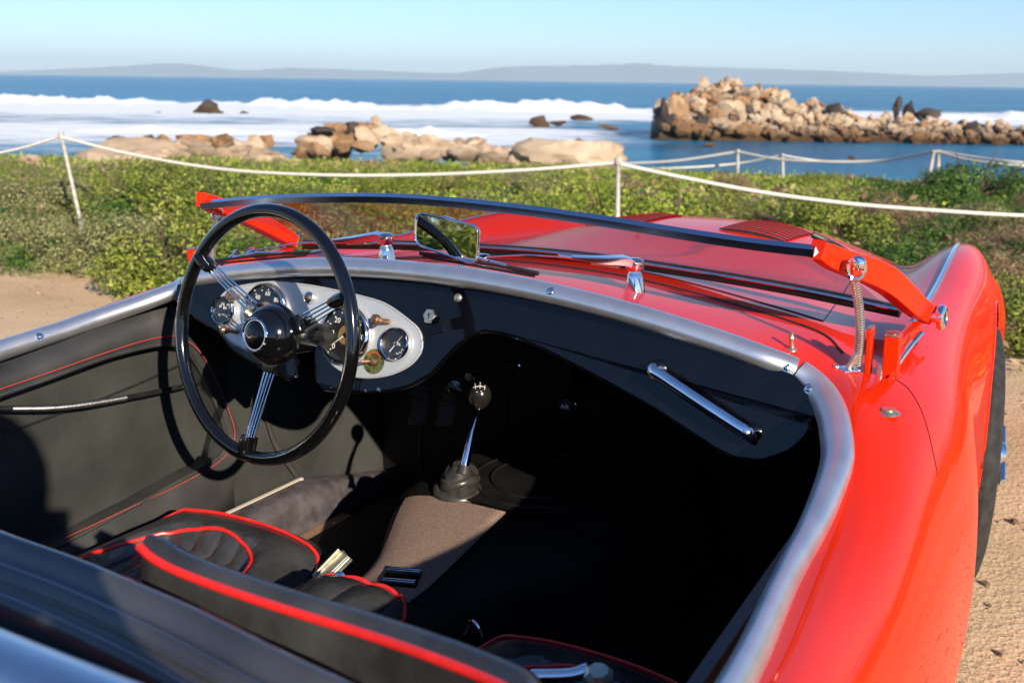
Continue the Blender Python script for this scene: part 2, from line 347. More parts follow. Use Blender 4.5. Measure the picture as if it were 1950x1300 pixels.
# rocks ------------------------------------------------------------
def rockmat(name, c1, c2, c3, sc=.5):
    m = bpy.data.materials.new(name); t, N, b = nodes(m); L = t.links
    b.inputs['Roughness'].default_value = .9; b.inputs['Specular IOR Level'].default_value = .2
    tc = N.new('ShaderNodeTexCoord'); ob = N.new('ShaderNodeObjectInfo')
    ad = N.new('ShaderNodeVectorMath'); L.new(tc.outputs['Object'], ad.inputs[0]); L.new(ob.outputs['Location'], ad.inputs[1])
    a = N.new('ShaderNodeTexNoise'); a.inputs['Scale'].default_value = sc; a.inputs['Detail'].default_value = 9; a.inputs['Roughness'].default_value = .6; L.new(ad.outputs[0], a.inputs[0])
    r = N.new('ShaderNodeValToRGB'); e = r.color_ramp.elements; e[0].position = .32; e[0].color = (*c1,1); e[1].position = .68; e[1].color = (*c3,1); q = e.new(.5); q.color = (*c2,1)
    L.new(a.outputs[0], r.inputs[0])
    # dark wet, weedy band near the waterline
    ge = N.new('ShaderNodeNewGeometry'); sp = N.new('ShaderNodeSeparateXYZ'); L.new(ge.outputs['Position'], sp.inputs[0])
    ns = N.new('ShaderNodeMath'); ns.operation = 'MULTIPLY_ADD'; ns.inputs[1].default_value = -2.2; L.new(a.outputs[0], ns.inputs[0]); L.new(sp.outputs[2], ns.inputs[2])
    mr = N.new('ShaderNodeMapRange'); mr.inputs[1].default_value = -4.7; mr.inputs[2].default_value = -3.6; L.new(ns.outputs[0], mr.inputs[0])
    mx = N.new('ShaderNodeMix'); mx.data_type = 'RGBA'; L.new(mr.outputs[0], mx.inputs[0]); mx.inputs[6].default_value = (.075,.042,.018,1); L.new(r.outputs[0], mx.inputs[7])
    L.new(mx.outputs[2], b.inputs['Base Color'])
    bp = N.new('ShaderNodeBump'); bp.inputs['Strength'].default_value = .8; bp.inputs['Distance'].default_value = .25; L.new(a.outputs[0], bp.inputs['Height']); L.new(bp.outputs[0], b.inputs['Normal'])
    return m
M['rpale'] = rockmat('pale_granite', (.24,.165,.105), (.38,.28,.19), (.50,.40,.29))
M['rbrown'] = rockmat('brown_rock', (.13,.07,.035), (.26,.15,.075), (.38,.25,.15))
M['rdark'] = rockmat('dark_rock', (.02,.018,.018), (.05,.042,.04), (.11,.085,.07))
def rock_mesh(seed, sub=3, jag=.35, planes=20):
    bm = bmesh.new(); bmesh.ops.create_icosphere(bm, subdivisions=sub, radius=1)
    rr = random.Random(seed); pl = []
    for _ in range(planes):
        v = Vector((rr.uniform(-1,1), rr.uniform(-1,1), rr.uniform(-1,1))).normalized(); pl.append((v, rr.uniform(.42,.85)))
    for v in bm.verts:
        p = v.co.copy()
        for nrm, d in pl:
            k = p.dot(nrm)
            if k > d: p -= nrm*(k-d)
        o = Vector((seed*3.1, seed*1.7, 0))
        p *= 1+jag*.6*noise.noise(p*1.6+o)+jag*.35*noise.noise(p*3.7+o)+jag*.3*noise.noise(p*9+o)
        v.co = p
    me = bpy.data.meshes.new('rock'); bm.to_mesh(me); bm.free()
    me.polygons.foreach_set('use_smooth', [True]*len(me.polygons)); me.set_sharp_from_angle(angle=R_(28))
    return me
RM = {k: [] for k in ('rpale','rbrown','rdark')}
for k in RM:
    for i in range(10):
        me = rock_mesh(i+{'rpale':0,'rbrown':20,'rdark':40}[k], 3, .5); me.materials.append(M[k]); RM[k].append(me)
smoothrock = [rock_mesh(60+i, 4, .28, 3) for i in range(3)]
for me in smoothrock:
    me.materials.append(M['rpale']); me.polygons.foreach_set('use_smooth', [True]*len(me.polygons))
def rock(loc, s, kind, label, group=None, rz=None, tilt=.25, mesh=None, sub=None):
    me = mesh or random.choice(RM[kind])
    o = bpy.data.objects.new('rock', me); COL.objects.link(o); o.location = loc
    o.scale = s if hasattr(s, '__len__') else (s, s*random.uniform(.8,1.1), s*random.uniform(.7,1.05))
    o.rotation_euler = (random.uniform(-tilt,tilt), random.uniform(-tilt,tilt), PSI+(random.uniform(-.5,.5) if rz is None else rz))
    return tag(o, label, 'rock', group)
def px_rock(px, pyb, wpx, hpx, D, kind, label, group=None, mesh=None, depth=None, rz=0, tilt=.08):
    """rock standing with its foot at picture height pyb"""
    b = far(px, pyb, D); sc = D/F
    return rock((b[0], b[1], b[2]+hpx*sc*.28), (wpx*sc*.64, (depth or wpx*sc*.5), hpx*sc*.86), kind, label, group, rz, tilt, mesh)
# headland: a core ridge with boulders heaped over it
top = np.array([(1235,232),(1255,202),(1285,186),(1340,166),(1380,156),(1420,157),(1450,172),(1520,192),(1560,197),(1640,218),(1700,222),(1760,226),(1850,236),(1950,240),(2100,244),(2350,250)], float)
def ridge(px): return np.interp(px, top[:,0], top[:,1])
def waterline(px): return np.interp(px, [1235,1320,1450,1600,1950,2350], [240,256,266,270,276,282])
rowsP = []
for px in np.arange(1240, 2340, 14):
    a = far(px, waterline(px)+3, 94); a[2] = SEA-.4
    b = far(px, ridge(px)+8, 103); c_ = far(px, ridge(px)+30, 116); c_[2] = SEA-.4
    rowsP.append([a, (a*2+b)/3+np.array([0,0,.2]), (a+2*b)/3, b, (b+c_)/2, c_])
V, Fc = grid(rowsP, True); tag(mk('headland_terrain', V, Fc, M['rpale']), kind='structure')
G1 = 'boulders heaped on the offshore headland'
joined = []
for k in range(520):
    px = 1250+800*random.random()**1.1 if k < 480 else random.uniform(2050, 2330)
    t = random.random()**.75
    yw, yr = waterline(px), ridge(px)
    py = yw+(yr-yw)*t; D = 94+8*t
    size = (random.choice([.6,.7,.85,.95,1.1]) if k < 150 else random.choice([.35,.45,.55,.65,.75]))*(1.2 if px < 1500 else .95)
    p = far(px, py, D); crev_shade = random.random() < .12
    dark = t < .14
    kind = 'rbrown' if dark or (px < 1420 and random.random() < .5) else ('rpale' if random.random() < .88 else 'rbrown')
    zone = 'under its summit' if px < 1500 else ('on its middle slope' if px < 1720 else 'toward its low right end')
    if crev_shade: kind = 'rdark' if k < 150 else 'rbrown'  # darker boulders mixed in to stand for the shade of crevices
    if k >= 150:
        R3 = Matrix.Translation(Vector(p)) @ Matrix.Rotation(random.uniform(0,6.28),4,'Z') @ Matrix.Rotation(random.uniform(-.6,.6),4,'X') @ Matrix.Diagonal((size, size*random.uniform(.7,1.1), size*random.uniform(.6,1.05), 1))
        joined.append((random.choice(RM[kind]), R3)); continue
    lab = ('brown weed-stained boulder of the offshore headland, '+zone if kind == 'rbrown' else 'dark boulder standing in for a shaded crevice of the offshore headland, '+zone if kind == 'rdark' else 'pale tan boulder heaped on the offshore headland, '+zone)
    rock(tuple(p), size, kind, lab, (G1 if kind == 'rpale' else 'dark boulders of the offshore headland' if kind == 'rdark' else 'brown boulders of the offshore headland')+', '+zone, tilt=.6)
bm = bmesh.new(); RMs = {}
for me_, R3 in joined:
    n0 = len(bm.verts); f0 = len(bm.faces); bm.from_mesh(me_); bm.verts.ensure_lookup_table(); bm.faces.ensure_lookup_table()
    for v in bm.verts[n0:]: v.co = R3 @ v.co
    mi = 0 if me_ in RM['rpale'] else 1
    for f in bm.faces[f0:]: f.material_index = mi
me = bpy.data.meshes.new('rubble'); bm.to_mesh(me); bm.free(); me.materials.append(M['rpale']); me.materials.append(M['rbrown'])
o = bpy.data.objects.new('rubble', me); COL.objects.link(o); tag(o, 'smaller rocks filling the gaps between the boulders of the offshore headland', 'rubble', kind='stuff')
def spot(px, pyt, wpx, hpx, D, kind, label, tilt=.1): px_rock(px, pyt+hpx, wpx, hpx, D, kind, label, tilt=tilt)
spot(1262,200,34,44,96,'rdark','dark squared rock at the left tip of the headland')
spot(1288,172,36,64,97,'rbrown','tall rounded brown rock standing near the left tip of the headland')
spot(1345,150,30,30,103,'rpale','upright pale pillar rock left of the headland summit')
spot(1365,205,60,42,97,'rbrown','broad brown rock face below the pillar rock')
spot(1378,147,24,26,103,'rpale','pointed pale rock at the headland summit')
spot(1403,148,26,28,103,'rpale','summit rock right beside the pointed summit rock')
spot(1398,190,52,38,98,'rpale','broad pale rock under the headland summit')
spot(1440,163,34,28,103,'rpale','sloping pale rock right of the headland summit')
spot(1478,180,34,26,102,'rpale','pale shoulder rock halfway down the headland ridge')
spot(1555,187,22,20,102,'rpale','small upright pale rock on the middle of the ridge')
spot(1590,194,40,22,101,'rdark','low dark rock behind the middle of the ridge')
spot(1708,178,17,40,102,'rdark','dark finger-like rock sticking up from the ridge')
spot(1730,190,26,34,103,'rdark','short dark rock right of the finger-like rock')
spot(1765,203,44,24,103,'rdark','low dark wedge rock at the back of the ridge')
# sea rocks
spot(398,197,70,24,150,'rdark','largest dark rock among the breakers on the left')
spot(303,212,14,7,150,'rdark','tiny dark rock left of the largest breaker rock')
spot(465,210,22,9,150,'rdark','small dark rock right of the largest breaker rock')
spot(1028,218,40,22,118,'rdark','dark brown rock in the surf left of the headland')
spot(1060,228,30,10,118,'rdark','low dark tail rock beside the surf rock')
spot(1108,218,44,9,135,'rdark','flat dark reef behind the surf rock')
spot(1165,238,42,8,104,'rbrown','flat brown rock awash near the headland tip')
spot(1100,265,24,6,80,'rbrown','low brown rock awash in the cove, nearest the headland')
spot(1350,271,26,7,78,'rbrown','small brown rock awash below the headland')
spot(1620,296,14,7,68,'rbrown','small reddish rock awash between the far rope posts')
# shore rocks
D0 = 60
for (x,y,wv,h,k,l) in [(232,258,62,22,'rdark','low dark shore rock furthest left'),(290,260,30,16,'rdark','small dark rock between the left shore rocks'),
    (318,256,32,20,'rbrown','small brown rock left of the row of brown rocks'),(370,252,62,26,'rbrown','brown block at the left of the row'),
    (425,252,40,24,'rbrown','brown rounded block at the right of the row'),(480,256,56,46,'rpale','high pale rock at the right of the stony bank'),
    (520,290,40,16,'rbrown','low brown stone beside the cove water'),(640,258,90,44,'rbrown','dark brown outcrop at the left of the central rocks'),
    (615,238,50,12,'rdark','thin dark rock on top of the brown outcrop'),(668,234,34,30,'rdark','dark jagged rock on the central outcrop'),
    (700,230,40,40,'rbrown','tall brown slab leaning on the central outcrop'),(722,226,34,40,'rpale','tallest pale slab of the central outcrop'),(640,278,50,28,'rpale','whitish rock at the foot of the brown outcrop')]:
    spot(x,y,wv,h,D0+random.uniform(-3,3),k,l)
def heap(prof, base, n, D, s0, s1, pick, label, group):
    px_ = [p[0] for p in prof]; py_ = [p[1] for p in prof]
    for k in range(n):
        x = random.uniform(px_[0], px_[-1]); yt = np.interp(x, px_, py_)+4; t = random.random(); y = base+(yt-base)*t
        q = far(x, y, D+3*t); s = random.uniform(s0, s1); kd = pick(x, t)
        o = rock(tuple(q), (s*random.uniform(1,1.7), s*random.uniform(.8,1.2), s*random.uniform(.6,.95)), kd, label[kd], group+' '+kd[1:], tilt=.35)
heap([(565,278),(600,252),(640,246),(680,238),(715,232),(735,232),(760,252),(800,260),(860,264),(910,264),(950,286),(972,302)], 302, 62, 57, .45, 1.05,
     lambda x, t: 'rbrown' if x < 690 and random.random() < .75 else 'rpale', {'rbrown':'brown rock of the central shore outcrop','rpale':'pale fractured rock of the central shore outcrop'}, 'rocks of the central shore outcrop,')
heap([(285,275),(330,268),(400,268),(440,270),(470,262),(505,272),(525,292)], 302, 34, 56, .45, .95,
     lambda x, t: 'rbrown' if t > .85 else 'rpale', {'rbrown':'brown rock on the left shore bank','rpale':'pale fractured rock of the left shore bank'}, 'rocks of the left shore bank,')
for (x,y,wv,h,m_,l,D) in [(262,285,160,45,0,'big smooth pale boulder lying in the grass on the left',38),(505,296,62,34,1,'smooth buff boulder in the grass left of the rope sag',36),
    (545,305,60,24,2,'smaller buff boulder leaning on its neighbour in the grass',35),(1085,268,165,55,1,'large smooth domed boulder left of the middle post',40),
    (1000,284,60,38,2,'smooth boulder tucked against the domed boulder',40),(55,302,40,14,0,'small pale stone in the grass at the far left',30)]:
    px_rock(x, y+h, wv, h*1.25, D, 'rpale', l, mesh=smoothrock[m_], tilt=.05)

# vegetation --------------------------------------------------------
def leafmat(name, c1, c2, c3):
    m = bpy.data.materials.new(name); t, N, b = nodes(m); L = t.links
    ge = N.new('ShaderNodeNewGeometry'); r = N.new('ShaderNodeValToRGB'); e = r.color_ramp.elements
    e[0].position = 0; e[0].color = (*c1,1); e[1].position = 1; e[1].color = (*c3,1); q = e.new(.55); q.color = (*c2,1)
    L.new(ge.outputs['Random Per Island'], r.inputs[0]); L.new(r.outputs[0], b.inputs['Base Color'])
    b.inputs['Roughness'].default_value = .6; b.inputs['Specular IOR Level'].default_value = .3
    b.inputs['Transmission Weight'].default_value = 0
    tr = N.new('ShaderNodeBsdfTranslucent'); L.new(r.outputs[0], tr.inputs[0]); mx = N.new('ShaderNodeMixShader'); mx.inputs[0].default_value = .25
    o = N['Material Output']; L.new(b.outputs[0], mx.inputs[1]); L.new(tr.outputs[0], mx.inputs[2]); L.new(mx.outputs[0], o.inputs[0])
    return m
M['lg'] = leafmat('green_leaves', (.055,.08,.012), (.20,.25,.035), (.40,.42,.08))
M['lgrey'] = leafmat('grey_green_leaves', (.10,.11,.045), (.27,.28,.11), (.46,.43,.20))
M['ldark'] = leafmat('dark_green_leaves', (.02,.05,.01), (.07,.15,.022), (.17,.26,.045))
M['ldry'] = leafmat('dry_stalks', (.10,.055,.035), (.30,.19,.11), (.48,.37,.20))
M['lbright'] = leafmat('bright_grass', (.14,.20,.02), (.27,.35,.035), (.44,.48,.07))
M['twig'] = mat('woody_twig', (.10,.065,.04), .9)
def leaf_cloud(name, C, Nr, L_, W_, m):
    """arrays of centres C, normals Nr, lengths, widths -> folded 4-vertex leaves"""
    n = len(C); Nr = Nr/np.linalg.norm(Nr, axis=1)[:,None]
    a = np.cross(Nr, rng.normal(size=(n,3))); a /= np.linalg.norm(a, axis=1)[:,None]; b = np.cross(Nr, a)
    L_ = np.broadcast_to(L_, n)[:,None]; W_ = np.broadcast_to(W_, n)[:,None]
    v = np.stack([C-a*L_/2, C+b*W_/2+Nr*W_*.15, C+a*L_/2, C-b*W_/2+Nr*W_*.15], 1).reshape(-1,3)
    me = bpy.data.meshes.new(name); me.vertices.add(4*n); me.vertices.foreach_set('co', v.ravel())
    me.loops.add(4*n); me.loops.foreach_set('vertex_index', np.arange(4*n, dtype=np.int32))
    me.polygons.add(n); me.polygons.foreach_set('loop_start', np.arange(0,4*n,4, dtype=np.int32)); me.polygons.foreach_set('loop_total', np.full(n,4,dtype=np.int32))
    me.materials.append(m); me.update(calc_edges=True); return me
def bush_mesh(n, m, seed, leaf=.026, stalk=False):
    rs = np.random.default_rng(seed)
    cl = 15; cs = rs.normal(size=(cl,3)); cs /= np.linalg.norm(cs, axis=1)[:,None]; cs[:,2] = np.abs(cs[:,2]); cs *= rs.uniform(.35,.85,(cl,1)); rad = rs.uniform(.16,.40,cl)
    idx = rs.integers(0,cl,n); d = rs.normal(size=(n,3)); d /= np.linalg.norm(d, axis=1)[:,None]
    p = cs[idx]+d*(rad[idx]*rs.uniform(.72,1.08,n))[:,None]; p[:,2] = np.abs(p[:,2])*.8
    nr = d+rs.normal(size=(n,3))*.6+np.array([0,0,.5])
    L_ = rs.uniform(.7,1.4,n)*leaf; W_ = L_*(.5 if not stalk else .16)
    if stalk: L_ = L_*2.2; 
    return leaf_cloud('foliage', p, nr, L_, W_, m)
BM = {'lg':[bush_mesh(9000,M['lg'],i,.042) for i in range(3)], 'lgrey':[bush_mesh(9000,M['lgrey'],10+i,.038) for i in range(3)],
      'ldark':[bush_mesh(9500,M['ldark'],20+i,.042) for i in range(3)], 'ldry':[bush_mesh(7000,M['ldry'],30+i,.05,True) for i in range(3)], 'lbright':[bush_mesh(4000,M['lbright'],40+i,.05) for i in range(2)]}
def stem_mesh(seed):
    rr = random.Random(seed); gs = []
    for _ in range(9):
        a = rr.uniform(0,6.28); e = Vector((math.cos(a)*rr.uniform(.2,.6), math.sin(a)*rr.uniform(.2,.6), rr.uniform(.35,.75)))
        path = [Vector((0,0,-.1)), e*.35+Vector((rr.uniform(-.08,.08),0,.06)), e*.7, e]
        gs.append(tube([tuple(q) for q in path], [.022,.016,.010,.004], 5))
    V, Fc = join(*gs); me = bpy.data.meshes.new('stem'); me.from_pydata([tuple(v) for v in V], [], Fc); me.materials.append(M['twig']); return me
SM = [stem_mesh(i) for i in range(3)]
def bush(lat, D, s, kind, label, group, hz=1.0):
    x, y = wxy(lat, D); z = terr(lat, D)
    e = empty('bush', (x, y, z-.03), label, 'bush', group)
    rzz = random.uniform(0,6.28); e.rotation_euler = (0,0,rzz); e.scale = (s, s, s*hz)
    f = bpy.data.objects.new('foliage', random.choice(BM[kind])); COL.objects.link(f); f.parent = e
    if D < 14:
        t = bpy.data.objects.new('stem', random.choice(SM)); COL.objects.link(t); t.parent = e
def latD(px, py):   # where a picture point meets the terrain
    lo = 1.
    d = ray(px, py)
    for D in np.arange(3, 60, .1):
        q = CAM+d*D/ (-d[0]*ST+d[1]*CT)
        lat = (q[0]-CAM[0])*CT+(q[1]-CAM[1])*ST
        if q[2] <= terr(lat, D): return lat, D
    return lat, 50.
# big individual shrubs named from the photograph
for (px,py,s,k,l,h) in [(330,545,.62,'lg','leafy green bush nearest the path, behind the left end of the windscreen',1.0),
    (455,530,.5,'ldark','dark green bush right behind the steering wheel rim',1.0),
    (150,520,.34,'lgrey','low grey-green bush at the edge of the dirt, left of the big green bush',1.0),
    (245,505,.42,'ldark','dark green bush under the rope at the left',1.1),
    (60,480,.55,'lgrey','pale grey bush at the left edge of the picture',.9),
    (400,470,.75,'lg','high rounded green bush above the left end of the windscreen',1.0),
    (560,430,.55,'lg','green bush just above the windscreen top bar',.8),
    (350,440,.78,'ldark','dark rounded bush left of the steering wheel top',1.0),(520,455,.62,'ldark','dark rounded bush under the left end of the windscreen bar',1.0),(250,400,.7,'lg','rounded green bush right of the leaning rope post',.9),
    (1850,395,1.0,'ldark','large dark green bush at the right edge behind the rope',.9),
    (1760,400,.8,'ldark','dark green bush left of the large one at the right edge',.8),
    (1935,385,1.0,'ldark','dark green bush cut by the right edge of the picture',1.0)]:
    la, D = latD(px, py); bush(la, D, s, k, l, None, h)
def lbl(kind, D, px):
    side = 'left' if px < 650 else ('middle' if px < 1300 else 'right')
    return {'lg':'leafy green bush','lgrey':'pale grey-green bush','ldark':'dark green bush','ldry':'dry brown stalky bush','lbright':'bright yellow-green low bush'}[kind]+' in the '+side+' of the coastal scrub '+('near the rope' if D < 12 else 'toward the shore')
cnt = 0
for k in range(1600):
    px = random.uniform(-150, 2100) if k % 8 else random.uniform(2100, 2900); py = random.choice([random.uniform(298, 370), random.uniform(330, 560), random.uniform(400,700)])
    la, D = latD(px, py)
    wx_, wy_ = wxy(la, D)
    if D > edgeD(la)-1 or D < scrubline(la)+.25 or not clear_of_car(wx_, wy_): continue
    if 560 < px < 1560 and py > 450: continue
    rr = random.random()
    if px > 1350: kind = 'ldry' if (py > 370 and rr < .5) else ('ldark' if (px > 1650 and rr < .75) else ('lg' if rr < .8 else 'lgrey'))
    elif px < 300: kind = 'lgrey' if rr < .55 else ('lg' if rr < .75 else 'ldark')
    elif px < 700 and py > 350: kind = 'ldark' if rr < .4 else ('lg' if rr < .85 else 'lgrey')  # darker bushes, their share raised to stand in for shaded gaps
    else: kind = 'lg' if rr < .6 else ('lbright' if rr < .8 else ('lgrey' if rr < .92 else 'ldark'))
    s = random.choice([.24,.3,.38,.46,.58])*(1+.02*D)*(.8 if kind == 'ldry' else 1)
    s *= 1.35 if (D < 13 and random.random() < .3 and px < 1300) else 1
    bush(la, D, s, kind, lbl(kind, D, px), 'scrub bushes: '+lbl(kind, D, px), random.uniform(.5,.9)*(.72 if D > 14 else 1))
    cnt += 1
    if cnt >= 300: break
# bushes behind and to the left of the car, seen in the mirror
for k in range(26):
    t_ = random.uniform(4.5, 12); xx = -.05-t_*random.uniform(.0,.55); yy = -1.25-t_; la = (xx-CAM[0])*CT+(yy-CAM[1])*ST; D = -(xx-CAM[0])*ST+(yy-CAM[1])*CT
    bush(la, D, random.uniform(1.0,1.9), random.choice(['lg','lgrey','ldark','lbright']), 'leafy bush behind the car, seen only in the rear-view mirror', 'bushes behind the car, seen in the mirror', 1.1)
# ground cover as one mass
def cover(name, n, dlo, dhi, leaf, m, label, fil):
    la = rng.uniform(-1,1,n); D = dlo+(dhi-dlo)*rng.random(n)**1.0
    la = la*(D*.85+4); keep = [i for i in range(n) if fil(la[i], D[i])]
    la, D = la[keep], D[keep]; n = len(la); kk = [i for i in range(n) if clear_of_car(CAM[0]+la[i]*CT-D[i]*ST, CAM[1]+la[i]*ST+D[i]*CT)]; la, D = la[kk], D[kk]; n = len(la)
    z = np.array([terr(a, d) for a, d in zip(la, D)]); hz = np.abs(rng.normal(0,.05,n))*(1+D*.03)
    C = np.stack([CAM[0]+la*CT-D*ST, CAM[1]+la*ST+D*CT, z+hz], 1)
    sz = leaf*(.6+.04*D)*rng.uniform(.7,1.4,n)
    me = leaf_cloud(name, C, rng.normal(size=(n,3))*.7+np.array([.3,-.2,.8]), sz, sz*.5, m)
    o = bpy.data.objects.new(name, me); COL.objects.link(o); tag(o, label, 'ground cover', kind='stuff')
cover('ground_cover', 100000, 4.2, 46, .05, M['lg'], 'low green leafy ground cover of the coastal meadow', lambda a, d: d > scrubline(a) and d < edgeD(a)+2 and noise.noise(Vector((a*.8, d*.8, 2))) > -.22)
cover('grass', 52000, 5.4, 47, .052, M['lbright'], 'bright yellow-green grass patches in the meadow', lambda a, d: d > scrubline(a) and d < edgeD(a)+3 and (noise.noise(Vector((a*.15,d*.1,5))) > .0 or d > edgeD(a)-6))
cover('dry_grass', 30000, 3.9, 40, .09, M['ldry'], 'dry brown stalks mixed through the scrub', lambda a, d: d > scrubline(a) and d < edgeD(a) and (noise.noise(Vector((a*.3,d*.3,9))) > .12 or a > 1.6 and d < 12 and noise.noise(Vector((a*.6,d*.6,3))) > -.1))
# pebbles and clods on the dirt
pm = leafmat('grit', (.16,.10,.06), (.30,.21,.13), (.42,.33,.23))
bm = bmesh.new()
for k in range(2600):
    if k < 1500: la, D = random.uniform(1.0,3.2), random.uniform(1.2,7)
    else: la, D = random.uniform(-5.5,-1.5), random.uniform(3.5,8)
    x, y = wxy(la, D); s = random.uniform(.002,.007) if random.random() < .93 else random.uniform(.008,.016)
    q = bmesh.ops.create_icosphere(bm, subdivisions=1, radius=s, matrix=Matrix.Translation((x, y, s*.3)) @ Matrix.Rotation(random.random()*3,4,'X'))
    for v in q['verts']: v.co.z = (v.co.z-s*.3)*.7+s*.3; v.co += Vector((random.uniform(-1,1),random.uniform(-1,1),random.uniform(-1,1)))*s*.2
me = bpy.data.meshes.new('gravel'); bm.to_mesh(me); bm.free(); me.materials.append(pm)
o = bpy.data.objects.new('gravel', me); COL.objects.link(o); tag(o, 'loose grit and small stones on the dirt path', 'gravel', kind='stuff')
bm = bmesh.new()
for k in range(420):
    if k < 200: la = random.uniform(1.3, 3.0); D = scrubline(la)+abs(random.gauss(0,.5))*-1+.25
    else: la = random.uniform(-5,-1.6); D = scrubline(la)-abs(random.gauss(0,.45))+.25
    x, y = wxy(la, D)
    if not clear_of_car(x, y): continue
    a = random.uniform(0,6.28); l = random.uniform(.015,.06); d = Vector((math.cos(a)*l, math.sin(a)*l, 0)); n = Vector((-math.sin(a), math.cos(a), 0))*.0022; z = .004
    bm.faces.new([bm.verts.new(Vector((x,y,z))+q) for q in (-n, d*.5-n*1.2+Vector((0,0,.006)), d, d*.5+n*1.2+Vector((0,0,.006)), n)])
me = bpy.data.meshes.new('plant_litter'); bm.to_mesh(me); bm.free(); me.materials.append(M['ldry'])
o = bpy.data.objects.new('plant_litter', me); COL.objects.link(o); tag(o, 'dry twigs and leaves scattered along the edge of the dirt path', 'litter', kind='stuff')
# yellow flowers
for (px, py, l) in [(1627,413,'single yellow flower in the scrub behind the louvred bonnet'),(322,430,'small yellow flower left of the steering wheel'),(230,346,'orange flower near the pale boulder'),(372,350,'orange flower on the high green bush')]:
    la, D = latD(px, py+10); D -= .5; c = far(px, py, D/ (FW[1]*CT-FW[0]*ST))
    e = empty('flower', tuple(c), l, 'flower')
    n = 12; sc = .0045*D*.62
    V = [(0,0,.3)]; Fc = []
    for k in range(n):
        a = 2*math.pi*k/n; V += [(math.cos(a-.2)*.6, math.sin(a-.2)*.6, .15), (math.cos(a)*1.1, math.sin(a)*1.1, -.1), (math.cos(a+.2)*.6, math.sin(a+.2)*.6, .15)]; b = 1+3*k; Fc.append((0,b,b+1,b+2))
    V = [np.array(v)*sc for v in V]; yl = M.setdefault('yellow', mat('yellow_petals', (.75,.40,.01), .6))
    pt = mk('petals', V, Fc, yl, e, False); e.rotation_euler = (R_(60), 0, PSI)
    V, Fc = tube([(0,0,0),(0,-.12*1,-.05),(0,-.3,-.02)], .003, 5); mk('stem', V, Fc, M['lg'], e)

# rope barrier --------------------------------------------------------
def post(px0, py0, px1, py1, D, label, r=.014, ext=0):
    """px0: foot, px1: head"""
    a = far(px0, py0, D); b = far(px1, py1, D); e = empty('rope_post', tuple(a), label, 'post', 'white posts of the rope barrier')
    a_ = a-a; b_ = b-a; a2 = -b_*ext
    V, Fc = tube([a2, b_*.5, b_], [r, r, r*.95], 10); mk('pole', V, Fc, M['post'], e)
    t = b_/np.linalg.norm(b_); V, Fc = lathe([(0,.012),(r*1.5,.006),(r*1.6,-.03),(r*1.05,-.045)], b_, t, 12); mk('cap', V, Fc, M['post'], e)
    V, Fc = tube([b_*.955+np.array([-r*1.6,0,0]), b_*.955+np.array([r*1.6,0,0])], r*.6, 8); mk('eyelet', V, Fc, M['steel'], e)
    return b
hp1 = far(116, 258, 7.8)
post(158, 442, 116, 255, 7.8, 'leaning pale rope post at the left')
post(1175, 500, 1177, 303, 6.4, 'upright pale rope post behind the windscreen', r=.015)
def rope(pts, r, label, D=None):
    P = cr([far(x, y, d) for x, y, d in pts], 14)
    V, Fc = tube(P, r, 8); o = mk('rope', V, Fc, M['rope']); tag(o, label, 'rope', 'ropes of the barrier')
rope([(-260,310,8.4),(-100,305,8.2),(20,287,8.0),(116,260,7.8)], .010, 'rope running out of the picture at the left post')
rope([(116,261,7.8),(250,294,7.6),(420,322,7.3),(600,333,7.0),(800,333,6.8),(1000,324,6.55),(1177,310,6.4)], .012, 'long sagging rope between the left post and the middle post')
rope([(1177,312,6.4),(1300,338,6.35),(1450,366,6.3),(1620,388,6.25),(1800,402,6.2),(1960,411,6.2),(2200,418,6.2),(2450,400,6.2)], .012, 'near rope sagging to the right from the middle post')
post(2455,610,2452,402,6.2,'upright rope post beyond the right edge of the picture, holding the near rope')
post(-262,490,-262,306,8.4,'rope post beyond the left edge of the picture')
post(2102,390,2101,320,24,'far rope post beyond the right edge of the picture',r=.045,ext=.1)
for (x0,y0,x1,y1,D,l) in [(1405,326,1405,286,31,'first slim far post from the left, by the cove'),(1491,336,1490,294,31,'second slim far post from the left, by the cove'),
    (1768,345,1778,288,26,'left one of the two far posts standing together'),(1785,345,1788,288,27,'right one of the two far posts standing together')]:
    post(x0,y0,x1,y1,D,l,r=.045,ext=.1)
rope([(1185,312,33),(1290,306,32),(1405,289,31)], .035, 'far rope from the middle post area to the first slim post')
rope([(1405,289,31),(1480,303,30),(1570,308,29),(1680,306,28),(1778,289,26)], .035, 'far rope sagging between the first slim post and the paired posts')
rope([(1180,322,33),(1290,320,32),(1400,312,32),(1490,296,31)], .03, 'fainter far rope reaching the second slim post')
rope([(1490,296,31),(1560,306,31),(1640,310,31)], .022, 'faint far rope end right of the second slim post')
rope([(1785,289,26),(1850,306,25),(1950,316,24),(2100,322,24)], .035, 'lower far rope leaving the picture at the right')
rope([(1788,288,27),(1860,300,26),(1950,310,25),(2100,318,25)], .03, 'upper far rope leaving the picture at the right')

# ------------------------------------------------------------------ THE CAR
car = empty('sports_car', (0,0,0), 'red open vintage sports car with black interior and folded-down windscreen on the dirt path', 'car')
def part(name, gs, m, parent=None, smooth=True, auto=35, bevel=None):
    V, Fc = gs if isinstance(gs, tuple) else join(*gs)
    o = mk(name, V, Fc, m, parent or car, smooth, auto)
    if bevel: bev(o, bevel)
    return o
